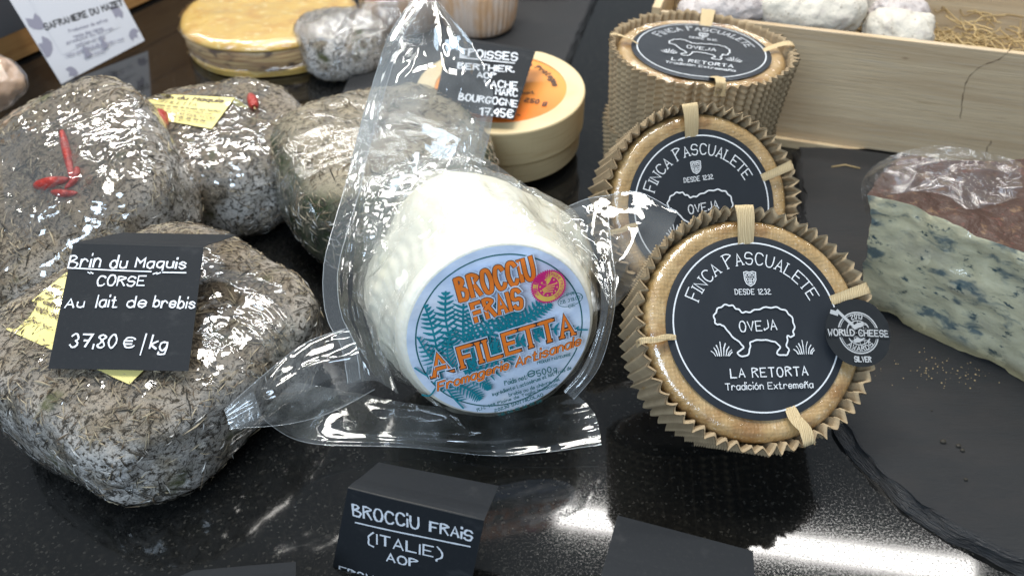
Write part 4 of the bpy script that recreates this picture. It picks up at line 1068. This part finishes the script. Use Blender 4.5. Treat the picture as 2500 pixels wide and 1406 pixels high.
# crumbs on the slate
DL = ('largest dark crumb on the slate', 'dark crumb just right of the largest one on the slate', 'small dark crumb touching its neighbour on the slate', 'lone dark crumb nearest the front edge of the slate', 'tiny dark crumb on the slate nearest the blue cheese')
for k, (px, py, s) in enumerate(((2302, 1078, .17), (2340, 1088, .15), (2350, 1099, .12), (2358, 1170, .10), (2275, 1002, .06))):
    c = G(px, py, .86); vv, ff = superell(s, s * .8, s * .7, .8, .8, k, bump=s * .5, nu=8, nv=5)
    tag(mk('crumb', [c + p for p in vv], ff, herb_b), DL[k], 'crumb', 'dark crumbs on the slate')
A = Acc()
for k in range(120):
    px, py, s = random.gauss(2300, 85), random.gauss(902, 26), random.uniform(.015, .05)
    if py < 745 + (px - 2130) * .49 + 20: continue
    c = G(px, py, .84); vv, ff = superell(s, s * random.uniform(.6, 1), s * .7, .8, .8, k, bump=s * .5, nu=6, nv=4); A.add([c + p for p in vv], ff)
tag(mk('fine_crumbs', A.v, A.f, pastecrumb), 'fine pale crumbs scattered on the slate below the blue cheese', 'crumbs', kind='stuff')

# ================================================================ WOODEN CRATE
dirx = Vector((17.1, -5.2, 0)).normalized(); diry = Vector((-dirx.y, dirx.x, 0))
c0 = Vector((12.0, 22.2, 0))
MC = Matrix((dirx, diry, Vector((0, 0, 1)))).transposed().to_4x4(); MC.translation = c0
cr_ = thing('wooden_crate', 'pale pine crate lined with straw, behind the wrapped wheels', 'crate', MC)
def plank(name, x0, x1, y0, y1, z0, z1, mat, parent, seed=0):
    v, f = box(x0, x1, y0, y1, z0, z1); o = mk(name, v, f, mat, parent, smooth=False)
    bv_ = o.modifiers.new('b', 'BEVEL'); bv_.width = .06 * U; bv_.segments = 2; return o
plank('front_board', 0.0, 46, 0, .55, .4, 10.2, pine, cr_)
plank('side_board', -.7, -.02, -.1, 12, .4, 10.6, pine_side, cr_)
plank('side_board', 46.02, 46.7, -.1, 12, .4, 10.6, pine_side, cr_)
plank('back_board', 0, 46, 11.4, 12, .4, 16.5, pine, cr_)
plank('bottom_board', -.7, 46.7, -.05, 12.05, .02, .39, pine_side, cr_)
plank('foot_batten', -.5, 46.5, -.5, -.06, .02, .8, pine_side, cr_)
for pts in ([(2470, 118), (2440, 145), (2390, 165), (2360, 200), (2350, 240), (2345, 290)], [(2420, 345), (2408, 372), (2402, 395)]):
    pr = Print(.012); MCf = MC @ Matrix.Rotation(R(90), 4, 'X')
    L = spline([px2loc(MCf, x, y, 0) for x, y in pts], 30)
    A = Acc(); 
    pr.ribbon([p + Vector((nz(p.x, p.y, 0, 4) * .1, 0)) for p in L], .055, jit=.6)
    mk('crack', [Vector((p.x, -p.z, p.y)) for p in pr.v], pr.f, crack, cr_, smooth=False)
# straw
rnd = random.Random(5); A = Acc()
for k in range(700):
    cx, cy = rnd.uniform(1, 45), rnd.uniform(1, 11); a = rnd.uniform(0, 6.28); L_ = rnd.uniform(2, 5); z = rnd.uniform(6.3, 8.8)
    pts = [Vector((cx + math.cos(a) * L_ * (s - .5) + rnd.uniform(-.3, .3), cy + math.sin(a) * L_ * (s - .5) + rnd.uniform(-.3, .3), z + rnd.uniform(-.3, .5))) for s in (0, .33, .66, 1)]
    pts = [Vector((min(45.5, max(.6, p.x)), min(11.2, max(.8, p.y)), p.z)) for p in pts]
    v, f = tube(spline(pts, 7), .055, 4); A.add(v, f, rnd.choice((0, 0, 1)))
v, f = facegrid(Vector((.1, .6, 0)), Vector((45.9, .6, 0)), Vector((45.9, 11.3, 0)), Vector((.1, 11.3, 0)), 40, 24, 0)
A.add([Vector((p.x, p.y, 6.2 + .5 * nz(p.x, p.y, 0, .4))) for p in v], f, 1)
o = mk('straw', [MC @ p for p in A.v], A.f, [strawm, strawd], mi=A.m); tag(o, 'loose straw filling the pine crate', 'straw', kind='stuff')
def lump(px, py, d, a, b, h, mat, label, rot=0, tilt=0, seed=0, e1=.7, e2=.85, name='small_cheese', wrap=None, grp='small cheeses in the straw'):
    M = Matrix.Translation(P(px, py, d)) @ Matrix.Rotation(R(tilt), 4, 'X') @ Matrix.Rotation(R(rot), 4, 'Z')
    v, f = superell(a, b, h, e1, e2, seed, bump=.75, nu=80, nv=44)
    if wrap:
        t = thing(name, label, 'cheese', M, grp); mk('rind', v, f, mat, t)
        v, f = superell(a, b, h, e1, e2, seed, bump=.45, nu=80, nv=40, grow=.2); mk('wrapping', v, f, wrap, t); return t
    o = mk(name, v, f, mat); o.matrix_world = scaled(M); MW[o] = M
    return tag(o, label, 'cheese', grp)
lump(1765, 12, 66, 3.5, 3.0, 2.5, lilac_mould, 'lilac grey mouldy cheese at the left end of the crate', 10, 20, 31)
lump(1962, 14, 65.5, 3.9, 3.2, 2.6, white_mould, 'white pitted mouldy cheese in the middle of the crate', -15, 35, 32)
lump(2090, -5, 70, 2.6, 2.2, 2.6, white_mould, 'pale mouldy cheese standing behind the two white ones in the crate', 25, 10, 33)
lump(2180, 38, 66, 2.6, 2.4, 1.9, lilac_mould, 'smooth pale grey cheese with a soft fold on the straw', 15, 20, 34, e1=.9, e2=1)
lump(2215, 78, 63.5, 2.6, 2.1, 1.8, white_mould, 'chalky white round cheese nearest the front board of the crate', -20, 15, 35, e1=.9, e2=1)
for k, (px, py, a, L_) in enumerate(((1610, 15, .4, 4), (2030, 408, -.1, 2.2))):
    c = G(px, py, .82 if k else 11); v, f = tube([c, c + Vector((L_ * .5, .1, .15)), c + Vector((L_, -.3, .05))], .05, 5)
    if k: tag(mk('straw_stalk', v, f, strawm), 'single stray straw on the slate in front of the crate', 'straw')

# ================================================================ BACKGROUND LEFT / TOP
gy = G(545, 192)
MY = Matrix.Translation((-24.9, 39.4, 0)); yc = thing('washed_rind_cheese', 'large flat yellow cheese with a bark band, wrapped in film, at the top left', 'cheese', MY)
prof = [(.01, 3.75), (4, 3.8), (7.4, 3.7), (8.3, 3.55), (8.75, 3.2), (8.8, 2.9), (8.4, 2.6), (8.35, 1.2), (8.6, .8), (8.5, .35), (8.0, .05), (4, .02), (.01, .02)]
pp = spline([Vector(p) for p in prof], 60); fn = lambda r_, z, th, i: (r_ * (1 + .02 * nz(math.cos(th) * 2, math.sin(th) * 2, z * .6)), z + .10 * nz(r_ * math.cos(th), r_ * math.sin(th), 3, .5))
v, f = lathe([(max(.01, p.x), p.y) for p in pp], 110, fn, False); mk('rind', v, f, yellow_rind, yc)
v, f = lathe([(8.45, .75), (8.52, .9), (8.58, 1.8), (8.62, 2.6), (8.5, 2.75)], 140, lambda r_, z, th, i: (r_ * (1 + .012 * nz(math.cos(th) * 6, math.sin(th) * 6, z * 1.5)) + .1, z + .12 * nz(math.cos(th) * 3, math.sin(th) * 3, 2)), False)
mk('bark_band', v, f, bark, yc)
v, f = lathe([(max(.01, p.x + .2), p.y + .14) for p in pp[:44]], 110, lambda r_, z, th, i: (r_ * (1 + .02 * nz(math.cos(th) * 2, math.sin(th) * 2, z * .6)) + .12 * (1 - 5 * abs(nz(math.cos(th) * 6, math.sin(th) * 6, z * .5))), z + .12 * nz(r_ * math.cos(th), r_ * math.sin(th), 3, .6)), False)
mk('cling_film', v, f, face_film, yc)
# twisted film between
rows = [PR((800, 60, 72), (850, 20, 72), (910, 10, 71), (960, -10, 71)), PR((830, 110, 70), (870, 80, 69.5), (930, 70, 69), (990, 60, 70)), PR((830, 150, 70), (880, 140, 69), (940, 130, 68.5), (1010, 120, 70))]
v, f = sheet(rows, 34, 40, 1.2, .6, 41, .5); mk('loose_film', v, f, cling_crumple, b5, 'w')
# ribbed cheeses
def ribbed_cheese(loc, label, wrap, s=1.0):
    M = Matrix.Translation(loc); t = thing('ribbed_cheese', label, 'cheese', M, 'small ribbed orange topped cheeses')
    v, f = lathe([(.01, 5.2), (2.0, 5.2), (3.1, 5.3), (3.7, 5.45), (3.95, 5.3)], 120, lambda r_, z, th, i: (r_ * s, z * s + .12 * nz(math.cos(th) * r_, math.sin(th) * r_, 2, .6)), False); mk('top_rind', v, f, langres, t)
    v, f = lathe([(3.93, 5.32), (4.15, 5.2), (4.2, 4.4), (4.05, 2.6), (3.85, 1.2), (3.6, .5), (3.1, .12), (.01, .02)], 240, lambda r_, z, th, i: (r_ * s * (1 + (.016 if .4 < z < 5 else .003) * math.sin(th * 40)), z * s), False); mk('ribbed_side', v, f, ribbed, t)
    if wrap:
        v, f = lathe([(.01, 5.6), (3, 5.7), (4.2, 5.6), (4.5, 4.8), (4.6, 2.5), (4.9, .6), (5.3, .06)], 90, lambda r_, z, th, i: (r_ * s + .25 * (1 - 4 * abs(nz(math.cos(th) * 3, math.sin(th) * 3, z * .4))), z * s), False); mk('film_wrapping', v, f, cling_crumple, t)
    return t
ribbed_cheese((-3.5, 41.2, .85), 'ribbed pale cheese with orange top, unwrapped, on the brown slate', False)
ribbed_cheese((-11.2, 41.8, .85), 'ribbed orange cheese in crinkled film, left of the unwrapped one', True)
ribbed_cheese((3.2, 55.8, .85), 'pale ribbed cheese farthest back, just cut by the top edge', False)
# info card standing on the granite
gl, gr = G(150, 206), G(360, 113); dn = (gr - gl).normalized(); wdt = (gr - gl).length
nrm = Vector((dn.y, -dn.x, 0)).normalized(); upc = (Vector((0, 0, 1)) - nrm * .28 - dn * .06).normalized(); HT = 9.0
MI = frame(gl, dn.cross(upc), upc, 0)
ic = thing('information_card', 'white printed information card with grey flowers, standing at the top left', 'sign', MI)
v, f = box(0, wdt, 0, HT, -.04, 0); ib = mk('card_board', v, f, cardwhite, ic, smooth=False)
pr = Print(.02); q = lambda x, y: px2loc(MI, x, y, 0)
for cx, cy, s, a0 in ((120, 20, 1.8, .3), (95, 75, 1.5, 1.3), (115, 130, 1.5, 2.4), (300, 10, 1.2, 4.0), (330, 70, 1.0, 5.2), (230, -15, 1.0, 2), (185, 170, 1.0, 3.4)):
    c = q(cx, cy); c.x = min(max(c.x, 1.0), wdt - 1.0)
    for k in range(3):
        a = a0 + (k - 1) * .7; d = Vector((math.cos(a), math.sin(a))); nn = Vector((-d.y, d.x))
        pts = [c + d * (s * u) + nn * (s * .28 * math.sin(math.pi * u)) * sg for sg, us in ((1, (0, .3, .6, .9)), (-1, (1, .7, .4, .1))) for u in us]
        pts = [Vector((min(max(p.x, .08), wdt - .08), min(max(p.y, .08), HT - .08))) for p in pts]; pr.poly(pts, 1)
x0, x1, y0, y1 = 1.6, wdt - 1.7, 2.2, HT - .6
pr.poly([Vector((x0, y0)), Vector((x1, y0)), Vector((x1, y1)), Vector((x0, y1))], 2)
pr.line('SAFRANIERE DU MAZET', q(112, 74), q(300, 13), .52, .13, 0)
for tx, a, b in (('Producteur de safran', (168, 80), (262, 52)), ('route des vignes', (180, 93), (250, 72)), ('produits du safran', (163, 108), (275, 72)), ('safran et miel', (185, 114), (255, 93)), ('visite', (195, 125), (240, 111)),
                 ('visite de la ferme sur rendez vous', (160, 140), (300, 97)), ('sur le marche', (205, 141), (255, 126))):
    pr.line(tx, q(*a), q(*b), .24, .05, 1)
for cx in (.32, .62):
    c = Vector((x0 + (x1 - x0) * cx, 1.1)); pr.poly([c + Vector((-.35, 0)), c + Vector((.35, 0)), c + Vector((.05, 1.3))], 1)
pr.obj('printed_artwork', [black_ink, greyink, cardwhite], ib)
# brown wooden box behind it and dark board
p0, p1 = G(-60, 225), G(120, 128); p2 = G(380, 20)
dd = (p2 - p0).normalized(); MWd = Matrix((dd, Vector((-dd.y, dd.x, 0)), Vector((0, 0, 1)))).transposed().to_4x4(); MWd.translation = p0 + Vector((-1.2, 1.2, 0))
wb = thing('wooden_box', 'brown wooden box behind the information card in the top left corner', 'box', MWd)
for k in range(3): plank('plank', -8, 30, 0, .8, .3 + k * 4.1, 4.3 + k * 4.1, brownwood, wb)
plank('end_post', -8, 30, .85, 14, .2, 12.2, brownwood, wb)
MG = MWd.copy(); gd = thing('dark_board', 'dark grey board leaning on the brown wooden box behind the information card', 'board', Matrix.Translation(P(20, 30, 76)) @ MWd.to_3x3().to_4x4())
v, f = box(-3.2, 2.0, -.3, 0, -1.8, 6); mk('panel', v, f, darkgrey, gd, smooth=False)
# pale wrapped cheese at left edge
lump(-22, 205, 66, 2.6, 2.4, 1.8, material('pale_pink_rind', (.60, .41, .28), .5), 'pale cheese in clear film, at the left edge behind the chilli topped one', 0, 0, 51, e1=.9, e2=1, wrap=cling_crumple, grp=None, name='wrapped_cheese')
